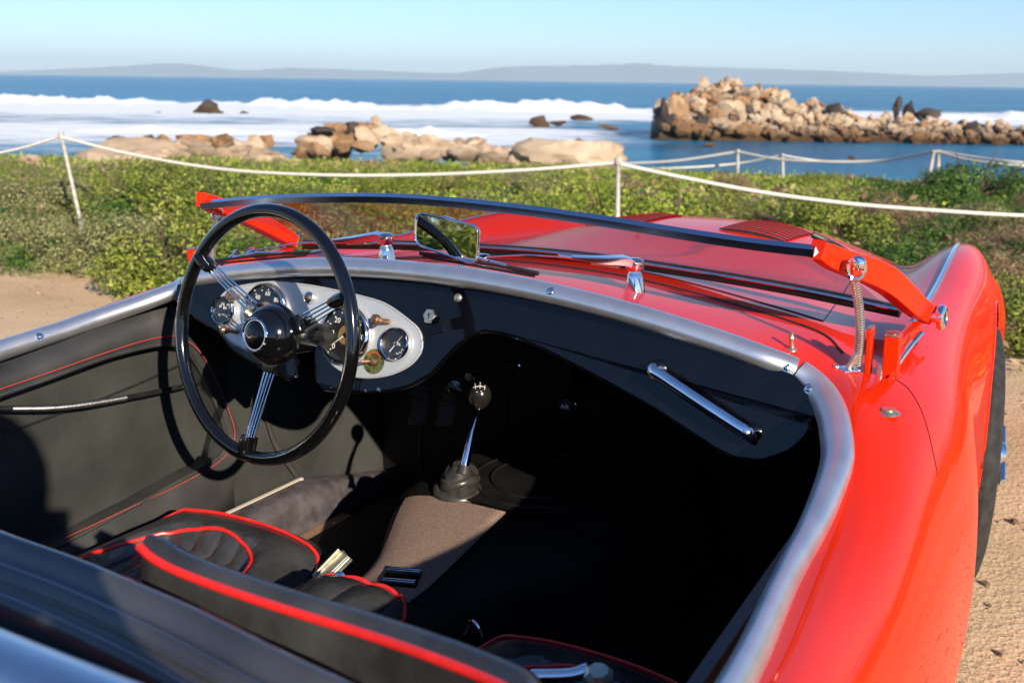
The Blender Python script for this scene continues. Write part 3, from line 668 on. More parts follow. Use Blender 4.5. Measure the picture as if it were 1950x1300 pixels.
# body sections: Y -> inner (x,z)*5, outer (x,z)*10
ST_ = [
 (1.75, [(0,.34),(.08,.34),(.16,.33),(.22,.32),(.28,.31)], [(.32,.31),(.36,.31),(.40,.32),(.44,.33),(.48,.33),(.52,.31),(.55,.28),(.56,.25),(.56,.20),(.54,.16)]),
 (1.45, [(0,.52),(.09,.52),(.18,.51),(.26,.50),(.33,.49)], [(.38,.48),(.44,.48),(.50,.50),(.55,.51),(.60,.50),(.65,.47),(.68,.42),(.69,.36),(.69,.26),(.67,.18)]),
 (.85, [(0,.715),(.10,.712),(.20,.70),(.28,.685),(.36,.665)], [(0.420,.645),(0.480,.645),(0.540,.67),(0.600,.70),(0.627,.70),(0.654,.665),(0.680,.60),(0.705,.50),(0.705,.35),(0.695,.22)]),
 (.2, [(0,.844),(.12,.842),(.22,.832),(.31,.808),(.39,.778)], [(0.460,.754),(0.530,.760),(0.580,.793),(0.637,.822),(0.683,.815),(0.721,.765),(0.749,.69),(0.762,.60),(0.764,.45),(0.754,.25)]),
 (-.4, [(0,.862),(.14,.858),(.26,.845),(.36,.828),(.44,.812)], [(0.500,.800),(0.560,.795),(0.610,.806),(0.668,.820),(0.721,.806),(0.751,.76),(0.776,.69),(0.789,.60),(0.796,.42),(0.781,.22)]),
 (-.9, [(0,.874),(.15,.870),(.28,.859),(.42,.843),(.50,.834)], [(0.560,.825),(0.600,.818),(0.645,.814),(0.690,.817),(0.739,.800),(0.778,.76),(0.803,.69),(0.820,.60),(0.828,.42),(0.808,.2)]),
 (-1.1, [(0,.894),(.15,.889),(.30,.875),(.43,.858),(.53,.842)], [(.60,.828),(.63,.818),(.665,.810),(.700,.812),(.748,.797),(.79,.76),(.820,.69),(.838,.60),(.846,.42),(.82,.2)]),
 (-1.3, [(0,.906),(.15,.901),(.30,.887),(.43,.867),(.54,.843)], [(.634,.800),(.656,.806),(.685,.810),(.71,.805),(.75,.790),(.792,.75),(.824,.68),(.842,.59),(.848,.42),(.82,.2)]),
 (-1.5, None, [(.699,.760),(.713,.765),(.733,.767),(.75,.764),(.775,.753),(.803,.722),(.830,.66),(.848,.575),(.852,.42),(.82,.2)]),
 (-1.75, None, [(.713,.750),(.728,.754),(.747,.755),(.765,.752),(.785,.742),(.812,.715),(.838,.66),(.853,.575),(.856,.42),(.82,.2)]),
 (-2.0, None, [(.740,.782),(.751,.786),(.762,.787),(.776,.785),(.796,.775),(.822,.748),(.846,.69),(.858,.59),(.860,.42),(.82,.2)]),
 (-2.3, None, [(.750,.840),(.760,.846),(.770,.848),(.782,.846),(.802,.832),(.826,.795),(.850,.72),(.862,.60),(.862,.42),(.82,.2)]),
 (-2.9, None, [(.70,.84),(.715,.846),(.73,.848),(.75,.845),(.775,.83),(.805,.79),(.83,.71),(.84,.60),(.84,.42),(.80,.25)]),
 (-3.3, None, [(.56,.60),(.58,.61),(.60,.61),(.62,.60),(.65,.58),(.68,.55),(.70,.50),(.71,.45),(.71,.38),(.68,.30)]),
]
ys_ = np.array([s[0] for s in ST_])[::-1]
outA = np.array([s[2] for s in ST_], float)[::-1]
inA = np.array([s[1] if s[1] else ST_[7][1] for s in ST_], float)[::-1]
def nspl(ts, A):
    """natural cubic spline second derivatives"""
    n = len(ts); h = np.diff(ts); A2 = A.reshape(n, -1); Mx = np.zeros((n, n)); rh = np.zeros_like(A2); Mx[0,0] = Mx[-1,-1] = 1
    for k in range(1, n-1):
        Mx[k,k-1] = h[k-1]; Mx[k,k] = 2*(h[k-1]+h[k]); Mx[k,k+1] = h[k]; rh[k] = 6*((A2[k+1]-A2[k])/h[k]-(A2[k]-A2[k-1])/h[k-1])
    return np.linalg.solve(Mx, rh).reshape(A.shape)
def seval(t, ts, A, D2):
    t = min(max(t, ts[0]), ts[-1]); i = min(max(int(np.searchsorted(ts, t))-1, 0), len(ts)-2); h = ts[i+1]-ts[i]; a = (ts[i+1]-t)/h; b_ = (t-ts[i])/h
    return a*A[i]+b_*A[i+1]+((a**3-a)*D2[i]+(b_**3-b_)*D2[i+1])*h*h/6
outD = nspl(ys_, outA); inD = nspl(ys_, inA)
def spl(pts, n):
    P = np.array(pts, float); ts = np.concatenate([[0], np.cumsum(np.linalg.norm(np.diff(P, axis=0), axis=1)**.7)]); D2 = nspl(ts, P); out = []
    for i in range(len(P)-1):
        for k in range(n): out.append(seval(ts[i]+(ts[i+1]-ts[i])*k/n, ts, P, D2))
    out.append(P[-1]); return np.array(out)
def outer(y): return seval(y, ys_, outA, outD)
def inner(y): return seval(max(y, -1.3), ys_, inA, inD)
NI, NO = 5, 5
def section(y):
    o = outer(y)
    if y >= -1.3001: return spl(np.vstack([inner(y), o]), NI)
    return spl(o, NO)
def body_z(x, y):
    s = section(y); s = s[:len(s)-12]; return float(np.interp(abs(x), s[:,0], s[:,1]))
def body_sheet(sgn):
    rf = np.concatenate([np.linspace(-1.3, -.2, 45), np.linspace(-.17, .85, 30)[0:], np.linspace(.9, 1.75, 12)])
    rb = np.concatenate([np.linspace(-3.3, -2.35, 8), np.linspace(-2.3, -1.55, 20), np.linspace(-1.52, -1.3, 14)])
    nO = (10-1)*NO+1; V = []; idx = {}
    Fc = []
    rows = []
    for y in rb[:-1]:
        s = spl(outer(y), NO); rows.append([None]*25+[(x, y, z) for x, z in s])
    for y in rf:
        s = spl(np.vstack([inner(y), outer(y)]), NI); rows.append([(x, y, z) for x, z in s])
    ids = []
    for r in rows:
        q = []
        for p in r:
            if p is None: q.append(None)
            else: V.append((sgn*p[0], p[1], p[2])); q.append(len(V)-1)
        ids.append(q)
    def arch(p):
        for cy in (0., -2.42):
            if abs(p[0]) > .6 and (p[1]-cy)**2+(p[2]-.33)**2 < .385**2: return True
        return False
    for i in range(len(ids)-1):
        for j in range(len(ids[0])-1):
            q = (ids[i][j], ids[i][j+1], ids[i+1][j+1], ids[i+1][j])
            if None in q: continue
            c = np.mean([V[k] for k in q], axis=0)
            if arch(c): continue
            Fc.append(q if sgn < 0 else q[::-1])
    return V, Fc
bd_ = part('body', [body_sheet(1), body_sheet(-1)], M['red'], auto=None)
bm = bmesh.new(); bm.from_mesh(bd_.data); bmesh.ops.remove_doubles(bm, verts=bm.verts, dist=1e-5); bmesh.ops.recalc_face_normals(bm, faces=bm.faces); bm.to_mesh(bd_.data); bm.free()
bd_.data.polygons.foreach_set('use_smooth', [True]*len(bd_.data.polygons))
sd = bd_.modifiers.new('thick', 'SOLIDIFY'); sd.thickness = .004; sd.offset = -1
# rear deck and closing shell under it
Rd = []
for y, z0 in ((-2.34,.868),(-2.5,.885),(-2.8,.86),(-3.1,.76),(-3.35,.56)):
    s = outer(max(y, -3.3))[0]; Rd.append([(x, y, z0-(z0-s[1])*(abs(x)/s[0])**2.2) for x in np.linspace(-s[0], s[0], 25)])
part('rear_deck', grid(Rd), M['red'], auto=None)
part('underbody', box((0,-.9,.17), (1.5,4.2,.02)), M['rubber'], smooth=False)
# wheel arches' lips, wheels
for sg in (1,-1):
    for cy in (0.,-2.42):
        pts = []
        for a in np.linspace(-.35, math.pi+.35, 40):
            y = cy+.385*math.cos(a); z = .33+.385*math.sin(a); s = section(y); s = s[np.argmax(s[:,1]):]
            x = float(np.interp(-z, -s[:,1], s[:,0])) if z < s[0,1] else s[0,0]
            pts.append((sg*x, y, z))
        part('wheel_arch_lip', tube(pts, .003, 6), M['redflat'])
def wheel(cx, cy, sg, steer=0):
    c = np.array([cx, cy, .325]); ax = np.array([sg*math.cos(steer), -sg*math.sin(steer), 0]) if steer else np.array([sg,0,0.])
    R = .335; prof = [(.215,-.055),(.235,-.072),(.285,-.080),(.315,-.072),(.330,-.055),(R,-.05),(R+.002,0),(R,.05),(.330,.055),(.315,.072),(.285,.080),(.235,.072),(.215,.055)]
    ty = part('wheel', lathe(prof, c, ax, 64, (0,0,1)), M['tyre'])
    gs = []
    a, b, t = frame_of(ax)
    for k in range(72):
        an = 2*math.pi*k/72
        for s in (-.036,-.012,.012,.036):
            d = a*math.cos(an+s)+b*math.sin(an+s); e = -a*math.sin(an+s)+b*math.cos(an+s)
            gs.append(box(c+d*(R+.003)+t*s, (.008,.020,.018), (d, e, t)))
    tr = part('tread_block', gs, M['tyre'], ty, False); tr['kind'] = 'stuff'
    part('wheel_rim', lathe([(.215,-.06),(.225,-.07),(.205,-.05),(.195,0),(.205,.05),(.225,.068),(.218,.062),(.2,.045),(.19,.0)], c, ax, 48), M['steel'], ty)
    gs = []
    for k in range(24):
        a1 = 2*math.pi*k/24; a2 = a1+(.5 if k % 2 else -.5)
        gs.append(tube([c+(a*math.cos(a1)+b*math.sin(a1))*.05+t*(.06 if k % 2 else .0), c+(a*math.cos(a2)+b*math.sin(a2))*.2+t*.0], .0025, 5))
    part('wire_spokes', gs, M['chrome'], ty)
    part('hub_spinner', [lathe([(.052,.0),(.05,.06),(.042,.08),(.038,.105),(.030,.118),(.016,.124),(0,.126)], c, ax, 24)]+
         [box(c+t*.112+(a*math.cos(q)+b*math.sin(q))*.05, (.075,.026,.014), (a*math.cos(q)+b*math.sin(q), -a*math.sin(q)+b*math.cos(q), t)) for q in (.6, .6+math.pi)], M['chrome'], ty, bevel=.003)
wheel(.705, .02, 1, -.15); wheel(-.705, .02, -1, .15); wheel(.722, -2.42, 1); wheel(-.722, -2.42, -1)
# chrome beads on the wing tops and fine shut lines
def surf(x_of, ys, dz=.002): return [(x_of(y), y, body_z(x_of(y), y)+dz) for y in ys]
for sg in (1,-1):
    pts = [(sg*outer(y)[3][0], y, outer(y)[3][1]+.002) for y in np.linspace(1.3,-1.06,60)]
    part('wing_bead', tube(pts, .0055, 8, sec=[(math.cos(a)*1.0, math.sin(a)*.6) for a in np.linspace(0,2*math.pi,10,endpoint=False)]), M['chromeb'])
def line_on(pts, m, r=.0016, n=10):
    P = cr(pts, n); return tube([(p[0], p[1], body_z(p[0], p[1])+.0003) for p in P], r, 6)
part('door_gap', line_on([(.712,-1.17),(.735,-1.19),(.762,-1.24),(.785,-1.30),(.80,-1.34)], M['rubber'], .0007), M['rubber'])
part('bonnet_gap', line_on([(-.55,-.93),(-.3,-.86),(0,-.83),(.3,-.86),(.55,-.93)], M['rubber'], .0018), M['rubber'])
part('bonnet_gap', line_on([(.55,-.93),(.50,-.5),(.44,0),(.38,.5)], M['rubber'], .0010), M['rubber'])
part('bonnet_gap', line_on([(-.55,-.93),(-.50,-.5),(-.44,0),(-.38,.5)], M['rubber'], .0010), M['rubber'])
part('scuttle_seal', line_on([(-.60,-1.02),(-.4,-.97),(-.2,-.945),(0,-.94),(.2,-.945),(.4,-.975),(.56,-1.03),(.62,-1.10)], M['rubber'], .0026), M['rubber'])
# bonnet louvres
for sg in (1,-1):
    for k in range(9):
        y = -.14+k*.034; x0_, x1_ = (.105,.275) if sg > 0 else (-.275,-.105)
        xs = np.linspace(x0_, x1_, 7); rows = []
        for (dy, dz) in ((.022,.0002),(.012,.0050),(.002,.0088),(-.0085,.0096),(-.0092,.0090)):
            rows.append([(x, y+dy, body_z(x, y+dy)+dz*math.sin(math.pi*min(1,max(.0,(i+.4)/6.8)))**.35) for i, x in enumerate(xs)])
        l = part('louvre', grid(rows, False), M['red'], auto=None)
        part('louvre_slot', grid([[(x, y+d, body_z(x, y+d)+.0006) for x in xs[0:]] for d in (-.0110,)]+[[(x, y-.0098, body_z(x, y-.0098)+.0086*math.sin(math.pi*min(1,max(.0,(i+.4)/6.8)))**.35) for i, x in enumerate(xs)]]), M['rubber'], l)
# ---------------- cockpit edge trim
def front_arc(x): return (x, -1.307+.04*x*x, .9156-.2199*x*x)
half = [front_arc(x) for x in (0,.1,.2,.3,.4,.48,.55)]+[(.598,-1.282,.832),(.633,-1.297,.813),(.661,-1.345,.797),(.680,-1.40,.785),(.693,-1.45,.776),(.699,-1.5,.768),(.703,-1.55,.763),(.706,-1.6,.758),(.708,-1.65,.754),(.713,-1.75,.755),(.723,-1.85,.765),(.735,-1.95,.779),(.745,-2.05,.795),(.752,-2.15,.812),(.738,-2.24,.828),(.68,-2.305,.842),(.55,-2.335,.856),(.4,-2.348,.862),(.2,-2.354,.866),(0,-2.356,.868)]
HC = cr(half, 6)
jx = [i for i, p in enumerate(HC) if p[0] > .597][0]
rx = [i for i, p in enumerate(HC) if p[1] < -2.2][0]
sec = [(math.cos(a)*1.0, math.sin(a)*.72) for a in np.linspace(0, 2*math.pi, 18, endpoint=False)]
mir = lambda P: [(-p[0], p[1], p[2]) for p in P]
def trim(P):
    V = []; n = len(sec); P = [np.array(p, float) for p in P]; N_ = len(P)
    for i, p in enumerate(P):
        a, b_, t = frame_of(P[min(i+1, N_-1)]-P[max(i-1, 0)]); k = min(1, max(0, (-1.29-p[1])/.52)) if p[1] > -2.2 else max(0, 1-(-2.2-p[1])/.12); k = k*k*(3-2*k)
        wa = .0225*(1-k)+.0135*k; hb = .0165*(1-k)+.0195*k
        for (s, q) in sec: V.append(p+a*s*wa+b_*(q/.72)*hb)
    Fc = [(i*n+k, i*n+(k+1) % n, (i+1)*n+(k+1) % n, (i+1)*n+k) for i in range(N_-1) for k in range(n)]+[tuple(range(n)), tuple(reversed(range((N_-1)*n, N_*n)))]
    return V, Fc
Fp = HC[:jx]; front = mir(Fp[::-1])[:-1]+[tuple(p) for p in Fp]
TR = {}
TR['f'] = part('cockpit_trim', trim(front), M['alu']); TR['r'] = part('cockpit_trim', trim([tuple(p) for p in HC[jx:rx]]), M['alu'])
TR['l'] = part('cockpit_trim', trim(mir(HC[jx:rx])), M['alu']); rr_ = HC[rx:]
TR['b'] = part('cockpit_trim', trim([tuple(p) for p in rr_]+mir(rr_[::-1])[1:]), M['alu'])
for sg in (1,-1):
    p = HC[jx]; q = HC[jx+1]; m_ = np.array([sg,1,1]); dd = (q-p)/np.linalg.norm(q-p)*.0011; part('trim_joint', tube([(p-dd)*m_, (p+dd)*m_], .0229, sec=sec), M['rubber'])
def screw(px, py, plane_pt, nrm, r=.0048, m='chrome', parent=None):
    n_ = np.array(nrm, float); n_ /= np.linalg.norm(n_); o = onplane(px, py, plane_pt, n_)
    s = part('screw', lathe([(r*1.45,-.0006),(r*1.45,.0006),(r*1.1,.0012),(r*.9,.0026),(r*.4,.0036),(0,.0038)], o, n_, 16), M[m], parent)
    a, b, t = frame_of(n_)
    part('slot', box(o+n_*.0036, (r*1.3,r*.25,.0012), (a*.8+b*.6, -a*.6+b*.8, t)), M['rubber'], s, False)
camdir = lambda p: (CAM-np.array(p))/np.linalg.norm(CAM-np.array(p))
def trim_screw(px, py, parent):
    best = min((np.array(p)*np.array([s,1,1]) for p in HC for s in (1,-1)), key=lambda p: np.linalg.norm(np.array([975+F*np.dot(p-CAM,RT)/np.dot(p-CAM,FW)-px, 650-F*np.dot(p-CAM,UP)/np.dot(p-CAM,FW)-py])))
    n_ = camdir(best)+np.array([0,0,.35]); n_ /= np.linalg.norm(n_); screw(px, py, best+camdir(best)*.0200, n_, .0052, 'chrome', parent)
for (x,y,k) in [(690,511,'f'),(1050,556,'f'),(1497,698,'f'),(1541,740,'r'),(383,527,'f'),(340,549,'l'),(75,641,'l')]: trim_screw(x, y, TR[k])
# ---------------- dashboard
DY = -1.292
PV = np.array([0, DY, .893]); TH = R_(-17)
_c, _s = math.cos(TH), math.sin(TH)
def unrot(v): return np.array([v[0], _c*v[1]+_s*v[2], -_s*v[1]+_c*v[2]])
def rotp(v): v = np.array(v)-PV; return PV+np.array([v[0], _c*v[1]-_s*v[2], _s*v[1]+_c*v[2]])
def dl(px, py, y):
    o = unrot(CAM-PV)+PV; d = unrot(ray(px, py)); return o+d*(y-o[1])/d[1]
def dp(px, py, y=DY): p = dl(px, py, y); return (p[0], p[2])
topl = [(x, .9156-.2199*x*x-.006) for x in np.linspace(-.60,.60,25)]
bot = [(.635,.80),(.632,.765)]+[dp(*q) for q in [(1550,792),(1530,830),(1500,856),(1450,873),(1400,868),(1360,848),(1330,828),(1250,776),(1150,720),(1050,668),(1000,645),(960,632),(920,627),(895,637),(868,655),(845,680),(820,708),(780,731),(740,741),(700,744),(650,741),(603,728),(600,640),(562,640),(560,716),(520,706),(470,682),(440,660),(415,630)]]+[(-.545,.775),(-.60,.80)]
dash = topl[::1]+bot
# front face inset: dashboard plate with rolled lower lip
bmv = [(x, DY, z) for x, z in dash]
dsh = part('dashboard', extrude(bmv, (0,.012,0)), M['black'], auto=30, bevel=.004)
lip = cr([(x, z) for x, z in bot[1:-1] if True], 3)
dsh.rotation_euler.x = TH; dsh.location = tuple(PV-np.array([0, _c*PV[1]-_s*PV[2], _s*PV[1]+_c*PV[2]]))
part('dashboard_lip', tube([(x, DY+.006, z) for x, z in lip], .0055, 8), M['black'], dsh)
# glove-side under panel and black scuttle underside
part('scuttle_underside', grid([[(x, y, body_z(x, max(y,-1.29))-.012-dz) for x in np.linspace(-.6,.6,25)] for y, dz in ((-1.29,.0),(-1.1,.01),(-.9,.02))], True), M['rubber'])
# silver instrument panel (teardrop)
YP = DY-.0035
sil = [(409,598),(414,575),(437,551),(486,540),(526,537),(569,541),(604,546),(639,553),(687,564),(734,579),(781,612),(798,630),(803,650),(800,671),(781,694),(748,711),(710,718),(675,716),(651,706),(630,690),(616,671),(611,640),(606,612),(590,600),(570,612),(560,645),(545,668),(520,680),(490,677),(460,661),(439,650),(420,626)]
SP = crc([dp(x, y, YP) for x, y in sil], 4)
ip = part('instrument_panel', extrude([(x, YP, z) for x, z in SP][::-1], (0,.0034,0)), M['silver'], dsh, auto=30, bevel=.0015)
part('panel_edge', tube([(x, YP+.001, z) for x, z in SP], .0022, 6, closed=True), M['silver'], dsh)
YF = YP-.001
TAC, SPD, FUE, OIL = dp(661,638,YP), dp(507,592,YP), dp(757,655,YP), dp(430,592,YP)
def circ_r(cx, cy, hx):   # radius from a vertical half-height in pixels
    a = dp(cx, cy-hx, YP); b = dp(cx, cy+hx, YP); return abs(a[1]-b[1])/2
def gauge(c, r, name):
    o = (c[0], YF, c[1]); n_ = (0,-1,0)
    gz = part(name, lathe([(r,0),(r*1.02,.004),(r*.99,.009),(r*.93,.0115),(r*.87,.010),(r*.85,.005),(r*.85,.0)], o, n_, 48), M['chrome'], dsh)
    part('dial', lathe([(r*.86,.0012),(0,.0016)], o, n_, 40), M['dial'], dsh)
    part('gauge_glass', lathe([(r*.86,.0078),(r*.5,.0090),(0,.0094)], o, n_, 32), M['gglass'], dsh)
    return o
def dtext(c, r, ang, rad, s, size, m='white'):
    a = R_(ang); text('marking', s, size, (c[0]+math.cos(a)*r*rad, YF-.0024, c[1]+math.sin(a)*r*rad), (1,0,0), (0,0,1), M[m], dsh)
def ticks(c, r, a0, a1, n, rad, ln, w):
    gs = []
    for k in range(n):
        a = R_(a0+(a1-a0)*k/(n-1)); d = np.array([math.cos(a),0,math.sin(a)]); e = np.array([-math.sin(a),0,math.cos(a)])
        gs.append(box(np.array([c[0],YF-.0022,c[1]])+d*r*rad, (r*ln, r*w, .0003), (d, e, (0,1,0))))
    part('tick_marks', gs, M['white'], dsh, False)
def needle(c, r, ang, tail=.15, w=.03):
    a = R_(ang); d = np.array([math.cos(a),0,math.sin(a)]); e = np.array([-math.sin(a),0,math.cos(a)]); o = np.array([c[0],YF-.0045,c[1]])
    part('needle', extrude([o-d*r*tail-e*r*w, o+d*r*.72, o-d*r*tail+e*r*w], (0,.0006,0)), M['white'], dsh, False)
    part('needle_boss', lathe([(r*.09,0),(r*.07,.001),(0,.0014)], o, (0,-1,0), 16), M['dial'], dsh)
rT = circ_r(661,638,58); gauge(TAC, rT, 'bezel'); part('dial_centre', lathe([(rT*.33,.0019),(0,.0021)], (TAC[0],YF,TAC[1]), (0,-1,0), 32), M['gold'], dsh)
for k, s in enumerate(['0','10','20','30','40','50','60']): dtext(TAC, rT, 225-45*k, .62, s, rT*.25)
ticks(TAC, rT, 225, -45, 13, .77, .05, .035); needle(TAC, rT, 218)
rS = rT*.97; gauge(SPD, rS, 'bezel'); part('dial_centre', lathe([(rS*.33,.0019),(0,.0021)], (SPD[0],YF,SPD[1]), (0,-1,0), 32), M['gold'], dsh)
for k in range(7): dtext(SPD, rS, 225-45*k, .62, str(20*k), rS*.23)
ticks(SPD, rS, 225, -45, 13, .77, .05, .035); needle(SPD, rS, 225)
rF = circ_r(757,655,33); gauge(FUE, rF, 'bezel'); dtext(FUE, rF, 0, .06, 'FUEL', rF*.24)
for a, s in ((-75,'1/4'),(-52,'1/2'),(-30,'3/4'),(-8,'F')): dtext(FUE, rF, a, .58, s, rF*.16)
needle(FUE, rF, 55, .62, .03)
rO = circ_r(430,592,28); gauge(OIL, rO, 'bezel')
for a, s in ((150,'20'),(120,'60'),(60,'100'),(30,'H'),(-40,'212'),(-140,'90')): dtext(OIL, rO, a, .52, s, rO*.26)
dtext(OIL, rO, 90, .2, 'OIL', rO*.24); dtext(OIL, rO, -90, .28, 'WATER', rO*.2); needle(OIL, rO, 100, .1, .04)
def knobp(px, py, r, ln, m, name='pull_knob', dirn=(-.1,-1,.05), y=YP):
    c = dp(px, py, y); o = np.array([c[0], y, c[1]])
    return part(name, lathe([(r*.5,0),(r*.45,ln*.45),(r*.7,ln*.55),(r*.95,ln*.68),(r,ln*.8),(r*.9,ln*.95),(r*.5,ln),(0,ln)], o, dirn, 20), M[m], dsh)
knobp(740,613,.010,.032,'bronze',dirn=(-.45,-1,.0)); knobp(455,566,.010,.026,'bronze'); knobp(452,632,.008,.032,'bronze',dirn=(-.6,-1,.0))
lp = dp(592,567,YP); part('indicator_lamp', lathe([(.011,0),(.0115,.004),(.010,.008),(.007,.009),(.0065,.006)], (lp[0],YF,lp[1]), (0,-1,0), 24), M['chrome'], dsh)
part('lamp_lens', lathe([(.007,.007),(.005,.009),(0,.010)], (lp[0],YF,lp[1]), (0,-1,0), 16), M['bronze'], dsh)
tp = dp(713,688,YP); part('switch_plate', lathe([(.0215,0),(.0215,.0008),(0,.0010)], (tp[0],YF,tp[1]), (0,-1,0), 32), M['grn'], dsh)
gs = []
for k in range(7):
    a = R_(40+100*k/6); d = np.array([math.cos(a),0,math.sin(a)]); gs.append(box(np.array([tp[0],YF-.0014,tp[1]])+d*.0155, (.0045,.0016,.0003), (d, np.array([-d[2],0,d[0]]), (0,1,0))))
part('plate_marks', gs, M['redmark'], dsh, False)
part('switch_lever', [lathe([(.0075,0),(.007,.004),(.0045,.008),(0,.009)], (tp[0],YF-.001,tp[1]), (0,-1,0), 16), tube([(tp[0],YF-.004,tp[1]),(tp[0]-.014,YF-.018,tp[1]-.004)], [.0025,.004], 10)], M['bronze'], dsh)
# ignition lock, screw, brand emboss
ig = dp(823,602); part('ignition_lock', [lathe([(.0155,0),(.0155,.004),(.0135,.0075),(.0125,.0085),(.0118,.0078),(.0115,.006),(0,.0055)], (ig[0],DY-.001,ig[1]), (0,-1,0), 6)], M['chrome'], dsh)
part('lock_barrel', lathe([(.0095,.0062),(.0095,.009),(0,.0095)], (ig[0],DY-.001,ig[1]), (0,-1,0), 20), M['zinc'], dsh)
part('keyhole', [box((ig[0],DY-.0108,ig[1]-.001), (.0022,.0008,.008)), box((ig[0],DY-.0109,ig[1]+.002), (.004,.0008,.0035))], M['rubber'], dsh, False)
sc_ = dp(873,567); part('dash_screw', [lathe([(.0075,0),(.007,.002),(.004,.004),(0,.0045)], (sc_[0],DY-.001,sc_[1]), (0,-1,0), 20)], M['zinc'], dsh)
# grab handle
h0 = dl(1240,703,DY-.028); h1 = dl(1425,826,DY-.022); hm = (h0+h1)/2
gh = part('grab_handle', tube(cr([h0+np.array([-.004,.03,.006]), h0, h0*.8+h1*.2+np.array([0,-.004,0]), hm+np.array([0,-.006,0]), h1*.8+h0*.2+np.array([0,-.004,0]), h1, h1+np.array([.004,.022,-.006])], 8), [.009]*49 if 0 else .0095, 12, sec=[(math.cos(a)*.62, math.sin(a)*1.0) for a in np.linspace(0,2*math.pi,14,endpoint=False)]), M['chrome'], dsh)
for hpt in (h0, h1): part('handle_foot', lathe([(.014,0),(.013,.006),(.009,.012),(.007,.022)], (hpt[0],DY-.001,hpt[2]+.003), (0,-1,0), 20), M['chrome'], gh)
# nuts along the dash bottom, choke and air controls, speaker disc, pedals
for (x,y) in [(697,738),(723,737),(632,732)]:
    c = dp(x, y+3, DY+.004); part('nut', lathe([(.005,0),(.005,.005),(.003,.006),(0,.006)], (c[0],DY+.004,c[1]), (0,-.5,-1), 6), M['chrome'], dsh)
def fire(px, py, y, r, ln, m, lab=None, dirn=(.15,-1,.15)):
    c = at(px, py, 1, y); k = part('control_knob', lathe([(r*.45,-.03),(r*.45,0),(r*.8,.004),(r,.010),(r,ln),(r*.85,ln+.004),(0,ln+.005)], c, dirn, 20), M[m])
    part('knob_collar', lathe([(r*.9,-.012),(r*.9,-.004),(r*.5,.0)], c, dirn, 20), M['chrome'], k)
    return c, np.array(dirn)/np.linalg.norm(dirn), k
c, d_, k_ = fire(976,697,-.93,.017,.018,'knob')
c, d_, k_ = fire(1083,771,-1.05,.016,.018,'knob'); text('marking', 'AIR', .011, c+d_*.0246, (1,.15,0), (0,.1,1), M['white'], k_, .0002)
c, d_, k_ = fire(868,735,-1.0,.016,.016,'knob', dirn=(.5,-1,.2)); text('marking', 'CHOKE', .009, c+d_*.0225, (.8,.5,-.45), (.3,.1,1), M['white'], k_, .0002)
fire(897,716,-1.02,.009,.010,'steel')
for (x,y) in [(800,770),(852,772)]:
    c = at(x, y, 1, -.83); p_ = part('pedal', box(c, (.045,.012,.10), ((1,0,0),(0,.92,-.38),(0,.38,.92))), M['rubber'], bevel=.006)
    for q in range(4): part('pedal_rib', box(c+np.array([0,-.0072,(q-1.5)*.02]), (.038,.003,.006)), M['rubber'], p_, False)
# firewall and footwell
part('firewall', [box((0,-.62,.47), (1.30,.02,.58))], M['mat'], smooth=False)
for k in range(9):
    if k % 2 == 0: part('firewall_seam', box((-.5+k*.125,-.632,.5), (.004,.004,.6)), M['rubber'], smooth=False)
# ---------------- steering wheel
WC = np.array([-.2305,-1.4769,.8168]); sa, sb = .186, -.101
WX = np.array([math.cos(sb), math.sin(sb), 0]); wy = np.array([0, math.sin(sa), math.cos(sa)])
WY = np.array([-wy[1]*math.sin(sb), wy[1]*math.cos(sb), wy[2]]); WN = np.cross(WX, WY)   # WN points to the driver? check sign
if WN[1] > 0: WN = -WN
RW = .2035
sw = part('steering_wheel', tube([WC+RW*(WX*math.cos(a)+WY*math.sin(a)) for a in np.linspace(0,2*math.pi,96,endpoint=False)], .0112, 16, closed=True, up=WN), M['rim'])
grip = []
for k in range(96):
    pass
hub_c = onplane(497,643, WC+WN*.012, WN)
hub_c = WC+0*WX+WN*.0
HO = WC-WN*.03
part('hub', lathe([(.020,-.020),(.040,-.014),(.049,-.010),(.0515,-.004),(.0515,.002),(.0500,.004),(.0500,.012),(.048,.020),(.040,.033),(.029,.041),(.0275,.0415)], HO, WN, 48, WY), M['rim'], sw)
part('hub_ring', lathe([(.0275,.0405),(.0285,.044),(.027,.0465),(.025,.045)], HO, WN, 40, WY), M['chrome'], sw)
part('horn_button', lathe([(.0255,.044),(.020,.0475),(.010,.0495),(0,.050)], HO, WN, 40, WY), M['black'], sw)
part('hub_band', lathe([(.0512,-.001),(.0530,.001),(.0512,.003)], HO, WN, 40, WY), M['rim'], sw)
def ang_of(px, py):
    q = onplane(px, py, WC, WN)-WC; return math.atan2(np.dot(q, WY), np.dot(q, WX))
for (x,y) in [(385,492),(655,568),(470,855)]:
    a = ang_of(x, y); d = WX*math.cos(a)+WY*math.sin(a); e = -WX*math.sin(a)+WY*math.cos(a)
    sp_ = part('spoke_block', box(HO+d*.054+WN*.000, (.022,.032,.014), (d, e, WN)), M['rim'], sw, bevel=.004)
    part('spoke_socket', tube([WC+d*.172-WN*.003, WC+d*.186, WC+d*.200], [.0125,.014,.0125], 14, up=WN, sec=[(math.cos(t)*.8, math.sin(t)*1.35) if abs(np.dot(frame_of(d,WN)[0],WN)) < .5 else (math.cos(t)*1.35, math.sin(t)*.8) for t in np.linspace(0,2*math.pi,14,endpoint=False)]), M['rim'], sw)
    for k in range(4):
        w0 = (k-1.5)*.0078; w1 = (k-1.5)*.0056
        part('spoke', tube([HO+d*.060+e*w0+WN*.001, WC+d*.176+e*w1-WN*.003], .00165, 8), M['chrome'], sw)
ic = onplane(488,590, HO+WN*.0, WN)   # self-cancelling indicator lever on top of the hub
